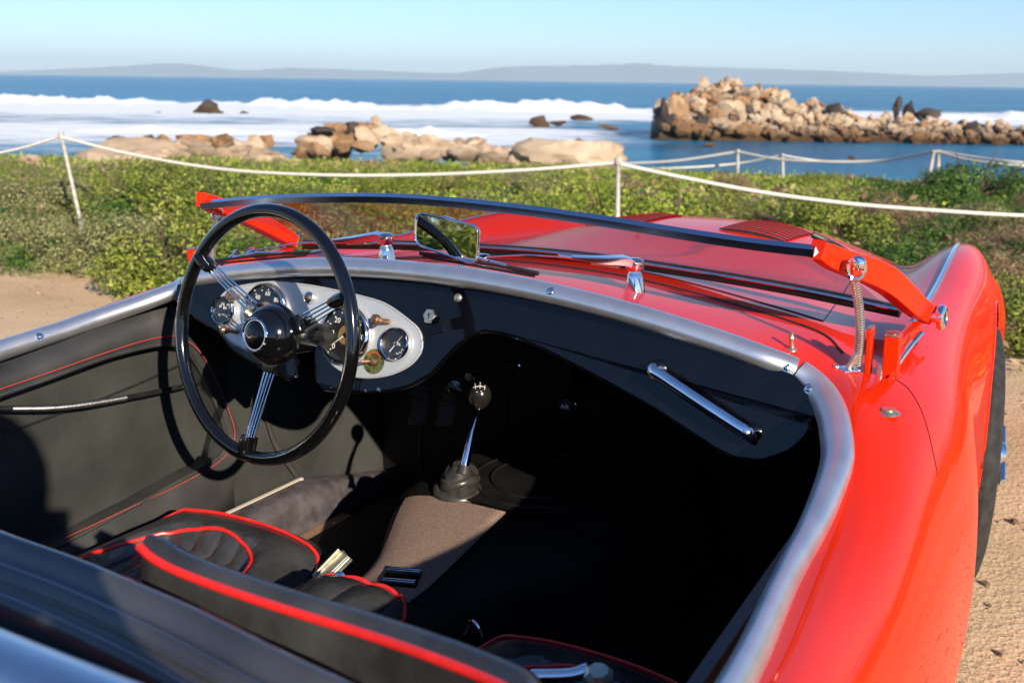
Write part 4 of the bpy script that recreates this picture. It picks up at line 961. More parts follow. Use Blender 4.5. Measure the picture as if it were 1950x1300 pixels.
ia = math.atan2(np.dot(ic-HO, WY), np.dot(ic-HO, WX)); d = WX*math.cos(ia)+WY*math.sin(ia); e = -WX*math.sin(ia)+WY*math.cos(ia)
part('indicator_lever', [tube(cr([HO+d*.044+WN*.016, HO+d*.052+WN*.024, HO+d*.060+WN*.022, HO+d*.066+WN*.012], 4), [.006]*5+[.0075]*4+[.006]*4, 10), tube([HO+d*.056+WN*.022-e*.010, HO+d*.056+WN*.022+e*.010], .0042, 10)], M['zinc'], sw)
colm = HO-WN*.09
part('steering_column', tube([HO-WN*.03, colm, colm+np.array([0,.24,-.10])], .021, 16), M['rubber'], sw)
part('column_cowl', tube([HO-WN*.018, HO-WN*.075], [.036,.030], 20), M['rim'], sw)
part('column_bracket', [beam(at(548,640,1,DY+.0), at(552,708,1,DY+.01), .004, .05, (1,0,0)), beam(at(600,640,1,DY), at(600,700,1,DY+.01), .004, .05, (1,0,0))], M['black'], smooth=False)
# ---------------- gear lever
kc = at(914,752,0,0.0)
gb = at(883,893,0,0.005)
kb = part('gear_knob', lathe([(.010,-.024),(.013,-.021),(.0185,-.013),(.0212,-.004),(.0212,.004),(.0185,.012),(.013,.018),(.006,.0212),(0,.0218)], kc, (.02,-.12,1), 32, (0,1,0)), M['knob'])
n_ = camdir(kc)*.55+np.array([0,0,.85]); n_ /= np.linalg.norm(n_); gx = np.cross((0,1,0), n_); gx = RT-n_*np.dot(RT,n_); gx /= np.linalg.norm(gx); gy = np.cross(n_, gx)
gp = lambda u, v: kc+.0218*(n_+gx*u+gy*v)/np.linalg.norm(n_+gx*u+gy*v)
for path in ([(-.45,-.02),(.0,.06),(.45,-.02)], [(-.45,.30),(-.45,-.02),(-.40,-.25)], [(0,.36),(0,.06),(.0,-.22)], [(.45,.30),(.45,-.02),(.40,-.3)], [(-.75,.1),(-.45,-.02)]):
    P = [gp(*q) for q in cr([(a, b, 0) for a, b in path], 4)[:,:2]]; part('shift_pattern', tube(P, .00065, 5), M['white'], kb)
for s, u, v in (('2',-.3,-.52),('4',.12,-.50),('1',-.52,.5),('3',0,.58)): text('marking', s, .007, gp(u, v)+n_*.0002, gx, gy, M['white'], kb, .0001)
part('gear_lever', tube([gb, gb*.5+kc*.5, kc-np.array([0,0,.022])], [.0088,.0070,.0055], 14), M['chrome'], kb)
part('lock_nut', lathe([(.0072,0),(.0072,.006),(.005,.008)], kc-np.array([0,-.001,.030]), (0,-.1,1), 6), M['chrome'], kb)
# rubber boot: fat twisted folds
bc = at(872,945,2,.437)
def torus(cn, nrm, R, r, n=36, m=12, wob=0.):
    a_, b_, t_ = frame_of(nrm); P = [np.array(cn)+R*(1+wob*math.sin(2*t+1))*(a_*math.cos(t)+b_*math.sin(t)) for t in np.linspace(0,2*math.pi,n,endpoint=False)]
    return tube(P, r, m, closed=True, up=tuple(nrm))
bt = part('gear_lever_boot', [lathe([(.050,0),(.044,.010),(.034,.022),(.034,.045),(.022,.058),(.013,.066),(.010,.074)], bc, ((gb-bc)/np.linalg.norm(gb-bc)*.25+np.array([0,0,1])), 32),
    torus(bc+np.array([.0,0,.012]), (.10,-.12,1), .037, .0115, wob=.04), torus(bc+np.array([.004,.002,.030]), (-.38,.10,1), .031, .0105, wob=.06), torus(bc+np.array([.006,.004,.047]), (.42,-.22,1), .025, .0095, wob=.06)], M['boot'])
part('boot_collar', lathe([(.014,-.006),(.0125,.002),(.011,.010)], gb-np.array([0,0,.004]), kc-gb, 16), M['boot'], bt)
part('boot_plate', lathe([(.062,0),(.061,.003),(.052,.0045)], bc-np.array([0,0,.003]), (0,0,1), 40), M['boot'])
# ---------------- tunnel, floor, sills
def zt(y): return .405+max(0, min(1, (y+1.42)/.35))*.034
def tsec(y):
    k = max(0, min(1, (y+1.42)/.34)); k = k*k*(3-2*k); w = .105+.125*k; t = zt(y)+.012*k
    return [(x*w/.1+.012+.02*k, y, z) for x, z in cr([(-.145,.19),(-.125,.25),(-.112,t-.07),(-.096,t-.022),(-.06,t-.003),(0,t),(.06,t-.003),(.096,t-.022),(.112,t-.07),(.125,.25),(.145,.19)], 4)]
tn = part('transmission_tunnel', grid([tsec(y) for y in np.linspace(-2.25,-1.13,34)], True), M['mat'], auto=None)  # black surface stands in for the shade beside the sunlit carpet
part('tunnel_carpet_lit_strip', grid([[(min(x,.052), y_, z+.0055) for x, y_, z in tsec(y)[12:25]] for y in np.linspace(-2.25,-1.155,34)], True), M['carpet'], auto=None)  # carpet cut back to the sunlit strip
gcv = part('gearbox_cover', grid([[(x, y_, z+.0075) for x, y_, z in tsec(y)] for y in np.linspace(-1.15,-.62,24)], True), M['mat'], auto=None)
def tun_z(x, y): s_ = tsec(y); return float(np.interp(x, [p[0] for p in s_], [p[2] for p in s_]))
for r_ in (.135,.10):
    part('cover_ring', tube([(.045+r_*math.cos(a), -1.0+r_*math.sin(a), tun_z(.045+r_*math.cos(a), -1.0+r_*math.sin(a))+.009) for a in np.linspace(0,2*math.pi,48,endpoint=False)], .0028, 6, closed=True), M['mat'], gcv)
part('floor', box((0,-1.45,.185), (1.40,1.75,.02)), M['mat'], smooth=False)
# ashtray on the tunnel
ac = at(765,1100,2,zt(-1.40)+.006)
asx = part('ashtray', box(ac, (.062,.052,.010), ((.93,.36,0),(-.36,.93,0),(0,0,1))), M['black'], bevel=.002)
for o_ in (-.019,.019):
    for j in (-.0035,.0035): part('ashtray_bar', box(ac+np.array([-.36*(o_+j),.93*(o_+j),.0062]), (.056,.005,.003), ((.93,.36,0),(-.36,.93,0),(0,0,1))), M['chrome'], asx, bevel=.001)
# seat-back latch bracket standing by the tunnel
lc = at(640,1080,2,.44)
lb = part('latch_bracket', [beam(lc+np.array([-.024,-.020,-.022]), lc+np.array([.004,.022,.018]), .026, .003), beam(lc+np.array([-.006,-.026,-.022]), lc+np.array([.020,.014,.016]), .005, .010), beam(lc+np.array([-.038,-.012,-.022]), lc+np.array([-.012,.026,.018]), .005, .010), box(lc+np.array([-.008,-.01,-.024]), (.06,.035,.004))], M['zinc'], smooth=False, bevel=.002)
part('latch_pivot', lathe([(.010,-.008),(.010,.004),(.006,.007),(0,.008)], lc+np.array([.018,-.012,-.008]), (.5,-.7,.5), 20), M['chrome'], lb)
# small floor studs
for (x,y) in [(637,997),(667,1007),(753,908),(722,1036)]:
    c = at(x, y, 2, .197); part('floor_stud', lathe([(.006,0),(.005,.003),(0,.004)], c, (0,0,1), 12), M['steel'])
# ---------------- left inner side: door frame, recessed panel, kick panel
XF = -.648; XR = -.692
def dpt(px, py, x=XF): return at(px, py, 0, x)
opening = [(-220,800),(-90,785),(0,752),(100,717),(200,681),(275,661),(320,655),(352,664),(385,710),(412,770),(427,815),(432,842),(422,866),(395,885),(300,938),(200,992),(110,1040),(0,1100),(-120,1160),(-220,1200)]
OP = [dpt(*q) for q in opening]
OPf = cr(OP, 4)
def topz(y):
    s = HC[jx:]; o = np.argsort(s[:,1]); return float(np.interp(y, s[o,1], s[o,2]))
# frame as a strip between the opening and an outer loop
def ring(inner_, outer_):
    n = len(inner_); V = [tuple(p) for p in inner_]+[tuple(p) for p in outer_]; return V, [(i, i+1, n+i+1, n+i) for i in range(n-1)]
outl = []
for i, p in enumerate(OPf):
    t = OPf[min(i+1, len(OPf)-1)]-OPf[max(i-1, 0)]; nn = np.array([0, -t[2], t[1]]); nn /= np.linalg.norm(nn)
    outl.append((p, nn))
# outer loop follows trim above, and sill below
outer_pts = []
for i, (p, nn) in enumerate(outl):
    s = i/(len(outl)-1)
    if s < .36: q = (XF-.030, p[1]+.0, topz(min(p[1],-1.3))-.012)
    elif s < .68: k = (s-.36)/.32; q = (XF-.02, -1.30+.28*math.sin(k*math.pi*.5)+.02, topz(-1.3)-.012-(topz(-1.3)-.012-.27)*k**1.1)
    else: q = (XF-.004, min(-.98, p[1]), .27+.0)
    outer_pts.append(q)
V, Fc = ring(OPf, outer_pts)
dfm = part('door_frame', (V, Fc), M['vinyl'], auto=None); sd = dfm.modifiers.new('thick', 'SOLIDIFY'); sd.thickness = .004
# the turned-in edge of the opening
part('opening_edge', ring(OPf, [(XR-.004, p[1], p[2]) for p in OPf]), M['vinyl'], dfm)
part('edge_roll', tube(OPf, .0045, 8), M['vinyl'], dfm)
rows = []
for z in np.linspace(0,1,20):
    rows.append([(XR+.004*noise.noise(Vector((y*6, z*3.6, 2)))+.003*noise.noise(Vector((y*14, z*1.6, 8))), y, .28+z*(topz(min(y,-1.3))-.035-.28)) for y in np.linspace(-2.25,-1.0,60)])
part('door_panel', grid(rows, True), M['vinyld'], dfm, auto=None)
part('panel_seam', tube(cr([dpt(-60,1030,XR+.003), dpt(0,1000,XR+.004), dpt(100,953,XR+.005), dpt(175,770,XR+.004) if 0 else dpt(120,785+100,XR+.004), dpt(250,730,XR+.004), dpt(340,695,XR+.004)][0:0]+[dpt(-30,840,XR+.004), dpt(105,790,XR+.004), dpt(180,764,XR+.004), dpt(260,732,XR+.004), dpt(345,694,XR+.004)], 6), .0022, 6), M['rubber'], dfm)
# red stitching
stl = [(-180,795),(-60,760),(0,741),(100,707),(200,672),(270,650),(315,641),(345,644),(375,663),(400,700),(425,755),(442,800),(447,826),(440,850),(415,880),(350,918),(250,965),(115,1028),(0,1085)]
SPt = cr([at(x, y, 0, XF+.0035) for x, y in stl], 30); gs = []; acc = 0; dist = np.concatenate([[0], np.cumsum(np.linalg.norm(np.diff(SPt, axis=0), axis=1))])
s_ = 0.
while s_ < dist[-1]-.006:
    a = [np.interp(s_, dist, SPt[:,k]) for k in range(3)]; b = [np.interp(s_+.0042, dist, SPt[:,k]) for k in range(3)]; gs.append(tube([a, b], .0009, 5)); s_ += .0056
st = part('red_stitching', gs, M['thread'], dfm); st['kind'] = 'stuff'
for (x,y) in [(245,633),(70,675),(42,695)]: screw(x, y, (XF+.004 if 0 else XF-.012,0,0), (1,-.1,.1), .0052, 'chrome', dfm)
# door pull cable
cb = cr([at(-160,780,0,-.66), at(0,778,0,-.655), at(120,775,0,-.650), at(240,757,0,-.655), at(350,735,0,-.665), at(390,724,0,-.672)], 12)
part('door_pull_cable', tube(cb, .0052, 10), M['rubber']); 
gs = [lathe([(.0058,0),(.0062,.0008),(.0058,.0016)], cb[i]*(1-t)+cb[i+1]*t, cb[i+1]-cb[i], 10) for i in range(14,36) for t in (0,.25,.5,.75)]
wr = part('cable_wrap', gs, M['steel']); wr['kind'] = 'stuff'
# kick panel and sill trim beyond the door
rows = []
for z in np.linspace(.20,.80,16): rows.append([(-.655+.045*max(0,(y+1.0))**1.2*2+.003*noise.noise(Vector((y*9,z*7,4)))+(.012*math.sin((y+.9)*9)*max(0,.36-z)*6 if y > -.9 else 0), y, z) for y in np.linspace(-1.14,-.6,30)])
kp = part('kick_panel', grid(rows, True), M['vinyld'], auto=None)
part('kick_panel_strip', [tube(cr([at(508,795,0,-.648), at(528,850,0,-.646), at(545,905,0,-.643) if 0 else at(566,905,0,-.643)], 6), .007, 8, sec=[(math.cos(a)*.4, math.sin(a)) for a in np.linspace(0,6.283,8,endpoint=False)])], M['vinyl'], kp)
for (x,y) in [(533,890),(600,880),(560,790)]: screw(x, y, (-.64,0,0), (1,-.1,.1), .005, 'steel', kp)
# boxed inner sill covered with carpet and cream binding along its top edge
b0, b1 = at(575,911,0,-.640), at(445,972,0,-.640)
dvec = (b1-b0); sill_a = b0-dvec*.0; sill_b = b0+dvec*4
part('sill_binding', beam(sill_a, sill_b, .009, .006), M['cream'], smooth=False)
zS = .315
rows = [[(x, y, z) for y in np.linspace(-2.2,-.62,20)] for x, z in ((-.652,.315),(-.60,.318),(-.585,.312),(-.572,.29),(-.568,.20))]
def sl_z(y): return float(b0[2]+(b1[2]-b0[2])*(y-b0[1])/(b1[1]-b0[1])) if y < b0[1] else float(b0[2]-.25*(y-b0[1])-.0)
rows = [[(x, y, max(.2, sl_z(y)+dz) if dz > -.5 else .19) for y in np.linspace(-2.2,-.62,30)] for x, dz in ((-.652,.0),(-.60,.002),(-.582,-.006),(-.572,-.03),(-.568,-1))]
part('sill_carpet', grid(rows), M['carpetp'], auto=None)
part('floor_carpet', [box((-.44,-1.25,.197), (.25,.75,.006))], M['tan'], smooth=False)
part('floor_mat', [box((-.33,-1.15,.2015), (.40,.72,.004))], M['mat'], smooth=False)
part('floor_mat', [box((.40,-1.15,.2015), (.42,.8,.004))], M['mat'], smooth=False)
# right inner side (in shade), rear bulkhead
part('door_panel', [box((.69,-1.72,.48), (.012,.92,.52))], M['vinyld'], smooth=False)
part('kick_panel', [box((.668,-.95,.50), (.012,.66,.58))], M['vinyld'], smooth=False)
part('sill_carpet', [box((.61,-1.45,.25), (.10,1.6,.12))], M['carpetp'], bevel=.01)
part('bulkhead', [box((0,-2.30,.5), (1.34,.02,.66))], M['vinyl'], smooth=False)
# ---------------- seats
def cushion(xc, half, y0, y1, z0, name='seat_cushion', front_round=.0, piped=True):
    """plan: rounded front (y1), pleated centre"""
    sg = []
    NXs, NYs = 97, 41; G = []
    for j in range(NYs):
        v = j/(NYs-1); y = y0+(y1-y0)*v; row = []
        for i in range(NXs):
            u = -1+2*i/(NXs-1)
            # superellipse footprint: width shrinks toward the rounded front
            wv = half*(1-max(0, (v-.68)/.32)**2.6*.15); x = xc+u*wv
            yy = y0+(y1-y0)*v*(1-.07*abs(u)**3)
            e = max(abs(u)**5, max(0, (v-.80)/.2)**2.2)
            cu = ((abs(u)/.62)**4+(abs(v-.36)/.42)**4)**.25; inn = max(0, min(1, (1.06-cu)/.12))
            z = z0-.055*e-.030*inn*inn*(3-2*inn)+(.014*(1-abs(u)**2))
            if inn > .3: z += .011*abs(math.sin((u*half/.046)*math.pi))**.45-.011
            row.append((x, yy, z))
        G.append(row)
    # skirts
    G = [[(x, y, z0-.22) for x, y, z in G[0]]]+G+[[(x, y+.004, z0-.22) for x, y, z in G[-1]]]
    G = [[(r[0][0]-.003, r[0][1], z0-.22)]+r+[(r[-1][0]+.003, r[-1][1], z0-.22)] for r in G]
    c_ = part(name, grid(G), M['leather'], auto=50)
    g_ = np.array(G)[1:-1,1:-1]
    if piped:
        # outer piping along sides and front edge, inner piping round the pleats
        ed = [g_[j,4] for j in range(2,35,2)]+[g_[36,i] for i in range(8,90,5)]+[g_[j,92] for j in range(34,1,-2)]
        part('piping', tube(cr([p+np.array([0,0,.003]) for p in ed], 3), .0030, 8), M['piping'], c_)
        iu = [(-.64,.05),(-.66,.3),(-.64,.55),(-.56,.69),(-.38,.77),(0,.80),(.38,.77),(.56,.69),(.64,.55),(.66,.3),(.64,.05)]
        P = []
        for a in cr([(u, v, 0) for u, v in iu], 5):
            i = (a[0]+1)/2*(NXs-1); j = a[1]*(NYs-1); i0, j0 = int(i), int(j); fi, fj = i-i0, j-j0
            P.append(g_[j0,i0]*(1-fi)*(1-fj)+g_[j0,i0+1]*fi*(1-fj)+g_[j0+1,i0]*(1-fi)*fj+g_[j0+1,i0+1]*fi*fj+np.array([0,0,.002]))
        part('piping', tube(P, .0036, 8), M['piping'], c_)
    return c_
cushion(-.328,.225,-2.05,-1.355,.440)
cushion(.410,.215,-2.05,-1.45,.440)
# padded centre armrest with pleats
def armrest():
    G = []
    for j in range(25):
        v = j/24; y = -2.15+.60*v; G.append([])
        for i in range(61):
            u = -1+2*i/60; w_ = .105*(1-max(0, (v-.8)/.2)**2.5*.35); e = max(abs(u)**4, max(0, (v-.85)/.15)**2)
            z = .505-.045*e+.010*abs(math.sin(u*math.pi*1.5))**.4 
            G[-1].append((.060+u*w_, y-.02*abs(u)**2*(v > .9), z))
    G = G+[[(x, y+.006, .40) for x, y, z in G[-1]]]; G = [[(r[0][0]-.002, r[0][1], .40)]+r+[(r[-1][0]+.002, r[-1][1], .40)] for r in G]
    a_ = part('centre_armrest', grid(G), M['leather'], auto=50); g_ = np.array(G)
    ed = [g_[j,3] for j in range(0,23,2)]+[g_[23,i] for i in range(6,58,4)]+[g_[j,59] for j in range(22,0,-2)]
    part('piping', tube(cr([p+np.array([0,0,.002]) for p in ed], 3), .0034, 8), M['piping'], a_)
armrest()
# seat backs
def seatback(xa, xb, y, ztop, tilt=.12):
    n = 30; th = .07; front_, back_ = [], []
    G = []
    xs = np.linspace(0,1,n)
    def topz_(s): return ztop-.03*abs(2*s-1)**2.5-.20*max(0,abs(2*s-1)-.93)/.07*.25
    prof = [(-.02,.36),(-.035,.55),(-.03,.75),(-.012,.93),(.0,.985),(.012,1.0),(.030,1.0),(.042,.985),(.048,.93),(.060,.6),(.060,.36)]
    for (dy, k) in prof:
        r_ = []
        for s in xs:
            e = abs(2*s-1)**6; w_ = 1-.0*k
            xx = xa+(xb-xa)*s; zz = .30+(topz_(s)-.30)*k
            r_.append((xx, y+ .05*(1-(2*s-1)**2) - dy*(1-.6*e)-.02, zz))
        G.append(r_)
    b_ = part('seat_back', grid(G, True), M['leather'], auto=60)
    r_ = [np.array(p) for p in G[6]]; P = cr([r_[0]+np.array([0,0,-.10]), r_[0]+np.array([0,0,-.02])]+[p+np.array([0,-.001,.002]) for p in r_[1:-1:2]]+[r_[-1]+np.array([0,0,-.02]), r_[-1]+np.array([0,0,-.10])], 3)
    return b_, G
# passenger seat back placed from its top edge in the picture
def sb_from(px_list, yref, th=.055):
    tops = cr([at(x, y, 1, yy) for x, y, yy in px_list], 8)
    G = []
    N_ = len(tops)
    for (dy, dz) in ((.05,-.46),(.055,-.30),(.050,-.12),(.040,-.04),(.026,-.008),(.012,.003),(.002,.004),(-.006,-.004),(-.010,-.02),(-.012,-.10),(-.014,-.30),(-.014,-.46)):
        row = []
        for i, p in enumerate(tops):
            e = max(0, abs(2*i/(N_-1)-1)-.9)/.1; row.append(p+np.array([0, dy*(1-.35*e), dz]))
        G.append(row)
    b_ = part('seat_back', grid(G), M['leather'], auto=60)
    part('piping', tube(np.array(G[7])+np.array([0,-.003,0]), .0043, 10), M['piping'], b_)
    return b_
sb_from([(276,1027,-2.10),(330,1062,-2.10),(420,1098,-2.10),(560,1144,-2.10),(700,1186,-2.10),(820,1226,-2.11),(930,1268,-2.12),(985,1296,-2.13),(1010,1330,-2.14)], -2.1)
db = sb_from([(-430,840,-2.10),(-400,815,-2.10),(-300,832,-2.10),(-200,868,-2.10),(-60,935,-2.10)][0:0] or [(-520,790,-2.10),(-470,775,-2.10),(-400,790,-2.10),(-300,820,-2.10),(-180,870,-2.10),(-130,900,-2.10)], -2.1)
# folded hood rolled behind the seats: long ribbed bundle
rows = []
secp = [(.000,-.09),(.000,-.012),(-.006,-.002),(-.014,.002),(-.022,-.002),(-.030,-.010),(-.036,-.007),(-.043,-.006),(-.050,-.012),(-.056,-.018),(-.062,-.014),(-.069,-.015),(-.078,-.026),(-.092,-.046),(-.104,-.060),(-.115,-.050),(-.128,-.042),(-.142,-.046),(-.155,-.07),(-.16,-.12)]
tp_ = [(-700,700),(-400,830),(-200,912),(0,997),(180,1062),(350,1133),(520,1212),(700,1296),(900,1392),(1050,1470)]
edge = cr([at(x, y, 2, .853) for x, y in tp_], 5)
edge = np.array([p for p in edge if p[0] > -.66])
sc2 = cr([(a, b, 0) for a, b in secp], 3)
for p in edge: rows.append([p+np.array([0, a*.86, b*1.25+.002*noise.noise(Vector((p[0]*9, a*30, 3)))]) for a, b, _ in sc2])
part('folded_hood', grid(rows, True), M['hood'], auto=None)
# chrome hood catch at the passenger seat corner
cc = at(1085,1285,2,.70); part('hood_catch', tube(cr([cc+np.array([-.03,-.02,0]), cc, cc+np.array([.012,.012,.003])], 5), .007, 12), M['chrome'])
cc = at(1140,1292,2,.70); part('catch_knob', lathe([(.012,-.01),(.014,.0),(.014,.006),(.009,.012),(0,.013)], cc, (.1,-.3,1), 8), M['zinc'])
cc = at(895,1185,2,.47); part('belt_bracket', tube(cr([cc+np.array([-.012,0,-.02]), cc, cc+np.array([.012,-.004,.004]), cc+np.array([.024,-.006,-.012])], 5), .0035, 8), M['chrome'])
# ---------------- windscreen, folded flat
WT = (.597,-1.234,.997); WB = (.703,-.83,.845)
tb_px = [(388,385),(500,376),(620,372.5),(740,373),(850,380),(1000,396),(1150,417),(1300,441),(1430,460),(1552,474)]
tb = cr([at(x, y+6, 1, -1.234+.0*i) for i, (x, y) in enumerate(tb_px)], 6)
tb = np.array([(p[0], -1.234, p[2]) for p in tb])
wsf = part('windscreen_frame', tube(tb, .0075, sec=[(-1,-.62),(-.25,-1.0),(.25,-1.0),(1,-.62),(1,1.0),(-1,1.0)], up=(0,-.35,1)), M['chromeb'], auto=20)
wsf.data.materials[0] = M['barmetal']
lb_px = [(635,446),(760,452),(915,459),(1060,474),(1230,500),(1400,532),(1550,564),(1700,596)]
lb2 = cr([(-.665,-.86,.848),(-.45,-.84,.864),(-.2,-.83,.876),(0,-.826,.880),(.2,-.83,.876),(.45,-.84,.864),(.665,-.86,.848)], 8)
part('windscreen_seal', tube(lb2, .0115, sec=[(-1,-.5),(-.3,-1.),(1,-.5),(1,.5),(-.3,1.),(-1,.5)], up=(0,-.3,1)), M['rubber'], wsf)
part('windscreen_seal', tube(lb2+np.array([0,-.012,.004]), .0035, 8), M['chromeb'], wsf)
gl = []
nG = 40
for k in range(7):
    t = k/6; row = []
    for i in range(nG+1):
        s = i/nG; x = -.585+1.17*s; pt = np.array([np.interp(x, tb[:,0], tb[:,d]) for d in range(3)]); xl = x*.645/.585; pb = np.array([np.interp(xl, lb2[:,0], lb2[:,d]) for d in range(3)])
        q = pt*(1-t)+pb*t; q[2] += .006*math.sin(math.pi*t); row.append(q)
    gl.append(row)
part('windscreen_glass', grid(gl), M['glass'], wsf, auto=None)
for sg in (1,-1):
    a = np.array([sg*.600,-1.236,.992]); b = np.array([sg*.700,-.86,.852])
    if sg > 0: a = at(1556,474,1,-1.236); b = at(1765,597,0,.712)
    mid = a*.5+b*.5+np.array([sg*.006,0,.012])
    path = cr([a, a*.85+b*.15+np.array([0,0,.002]), mid, b*.85+a*.15+np.array([0,0,.003]), b], 6)
    hs = np.interp(np.linspace(0,1,len(path)), [0,.12,.5,1], [.013,.016,.021,.016])
    sa_ = part('screen_side_arm', tube(path, hs, sec=[(-.62,-1),(.62,-1),(.75,.9),(-.75,.9)], up=(0,0,1)), M['redflat'], wsf, auto=25, bevel=.0015)
    # pivot knob
    part('pivot_knob', lathe([(.010,-.012),(.010,0),(.020,.001),(.021,.004),(.021,.009),(.017,.012),(.012,.0125),(.011,.011),(0,.011)], b+np.array([sg*.018,0,-.004]), (sg*1,-.1,.05), 28), M['chrome'], sa_)
    # lower link and bases
    base = np.array([sg*.690,-1.12,.80]); b2 = b+np.array([-sg*.012,-.02,-.022])
    bz = np.array([sg*.69,-1.115,.818])
    part('screen_link', beam(b2, bz+np.array([0,.03,.012]), .018, .024), M['redflat'], wsf, bevel=.003)
    part('link_knob', lathe([(.012,-.006),(.014,0),(.012,.006),(0,.007)], b2+np.array([0,-.03,-.012]), (sg,-.2,.2), 18), M['rubber'], wsf)
    for dx in (-.020,.012):
        s0 = np.array([sg*(.690+dx),-1.155,.80]); s1 = s0+np.array([0,-.012,.075 if dx > 0 else .082])
        bs = part('stanchion_socket', beam(s0, s1, .022 if dx > 0 else .008, .024, (0,1,0)), M['redflat'], wsf, bevel=.002)
        part('socket_cap', beam(s1, s1+np.array([0,0,.002]), .020 if dx > 0 else .007, .022, (0,1,0)), M['steel'], bs)
        if dx > 0: part('socket_bore', lathe([(.006,0),(.0065,.0035),(0,.0036)], s1, (0,-.1,1), 14), M['bronze'], bs)
    part('socket_slot', box((sg*.688,-1.165,.815), (.010,.01,.03)), M['steel'], wsf, bevel=.002)
    part('socket_foot', box((sg*.692,-1.150,.799), (.052,.045,.010)), M['rubber'], wsf, bevel=.003)
    part('bead_end', tube(cr([(sg*.706,-1.18,.812),(sg*.706,-1.12,.822),(sg*.712,-1.06,.835),(sg*.722,-1.02,.850)], 5), .004, 8), M['chrome'], wsf)
    # assist spring from the arm down to the scuttle
    e0 = at(1630,512,1,-1.185) if sg > 0 else np.array([-.612,-1.185,.962]); e1 = np.array([sg*.655,-1.165,.822])
    part('spring_eye', [tube([e0+np.array([sg*.0, .013*math.cos(t)*.3, .015*math.sin(t)])+np.array([.011*math.cos(t),0,0]) for t in np.linspace(0,6.283,20,endpoint=False)], .0035, 8, closed=True), lathe([(.006,-.006),(.006,.014),(.010,.016),(.011,.022),(.007,.028),(0,.029)], e0+np.array([0,0,.010]), (.3*1,-1,.1), 18)], M['chrome'], wsf)
    L0 = e0+np.array([0,0,-.018]); ax_ = e1-L0; ln = np.linalg.norm(ax_); a_, b_, t_ = frame_of(ax_)
    tt = np.linspace(0, 1, 34*12); cs = [L0+ax_*t+np.array([.006*math.sin(t*math.pi)*sg,0,0])+.0060*(a_*math.cos(t*34*2*math.pi)+b_*math.sin(t*34*2*math.pi)) for t in tt]
    part('assist_spring', tube(cs, .0013, 5), M['zinc'], wsf)
for (x,y) in [(405,389),(418,388),(1503,468),(1522,471)]: screw(x-1, y, (0,-1.2445,0), (0,-1,.1), .0042, 'steel', wsf)
screw(1215,435,(0,-1.2,0),(0,-.7,.7),.0045,'steel',wsf)
part('arm_rubber', tube(cr([at(1545,468,1,-1.215)+np.array([0,0,.016]), at(1580,462,1,-1.20), at(1610,478,1,-1.16), at(1660,512,1,-1.07), at(1692,528,1,-1.02)], 6), .0045, 8), M['rubber'], wsf)
# second mirror/tax disc holder glimpsed through the glass
# ---------------- rear-view mirror
mp0 = np.array(at(852,455,1,-1.245)); dv = (mp0-CAM)/np.linalg.norm(mp0-CAM); rv = np.array([-.26,-1,-.012]); rv /= np.linalg.norm(rv); mnn = (rv-dv)/np.linalg.norm(rv-dv)
mc = [onplane(x, y, mp0, mnn) for x, y in ((793,404),(913,431),(908,506),(790,464))]
mcen = sum(mc)/4; mu = (mc[1]-mc[0]+mc[2]-mc[3]); mu /= np.linalg.norm(mu); mv = (mc[0]-mc[3]+mc[1]-mc[2]); mv = mv-mu*np.dot(mu,mv); mv /= np.linalg.norm(mv); mn = np.cross(mu, mv)
if np.dot(mn, camdir(mcen)) < 0: mn = -mn
def rrect(corners, r, k=6):
    P = []; n = len(corners)
    for i in range(n):
        p, a, b = corners[i], corners[i-1], corners[(i+1) % n]; u = (a-p)/np.linalg.norm(a-p); v = (b-p)/np.linalg.norm(b-p)
        for j in range(k+1):
            t = j/k; P.append(p+u*r*(1-t)**2+v*r*t**2)
    return P
RRp = rrect([np.array(p) for p in mc], .017)
mirr = part('rear_view_mirror', extrude([p-mn*.002 for p in RRp], -mn*.010), M['chrome'], auto=30, bevel=.003)
part('mirror_rim', tube([p for p in RRp], .0022, 8, closed=True, up=mn), M['chrome'], mirr)
Vm = [mcen+mn*.0008]+[p+mn*.0004 for p in RRp]; part('mirror_glass', (Vm, [(0, i+1, (i+1) % len(RRp)+1) if np.dot(np.cross(RRp[i]-mcen, RRp[(i+1)%len(RRp)]-mcen), mn) > 0 else (0, (i+1) % len(RRp)+1, i+1) for i in range(len(RRp))]), M['mirror'], mirr, False)
part('mirror_clip', box((mc[0]+mc[1])/2-mn*.003+mv*.001, (.02,.005,.008), (mu, mv, mn)), M['chrome'], mirr, bevel=.001)
ms = np.array([mcen[0]+.0, -1.20, .905]); part('mirror_stem', [tube([mcen-mn*.012, mcen-mn*.03+np.array([0,.02,-.02]), ms], [.006,.005,.006], 12), lathe([(.018,0),(.016,.006),(.008,.010)], ms-np.array([0,0,.006]), (0,0,1), 20)], M['chrome'], mirr)
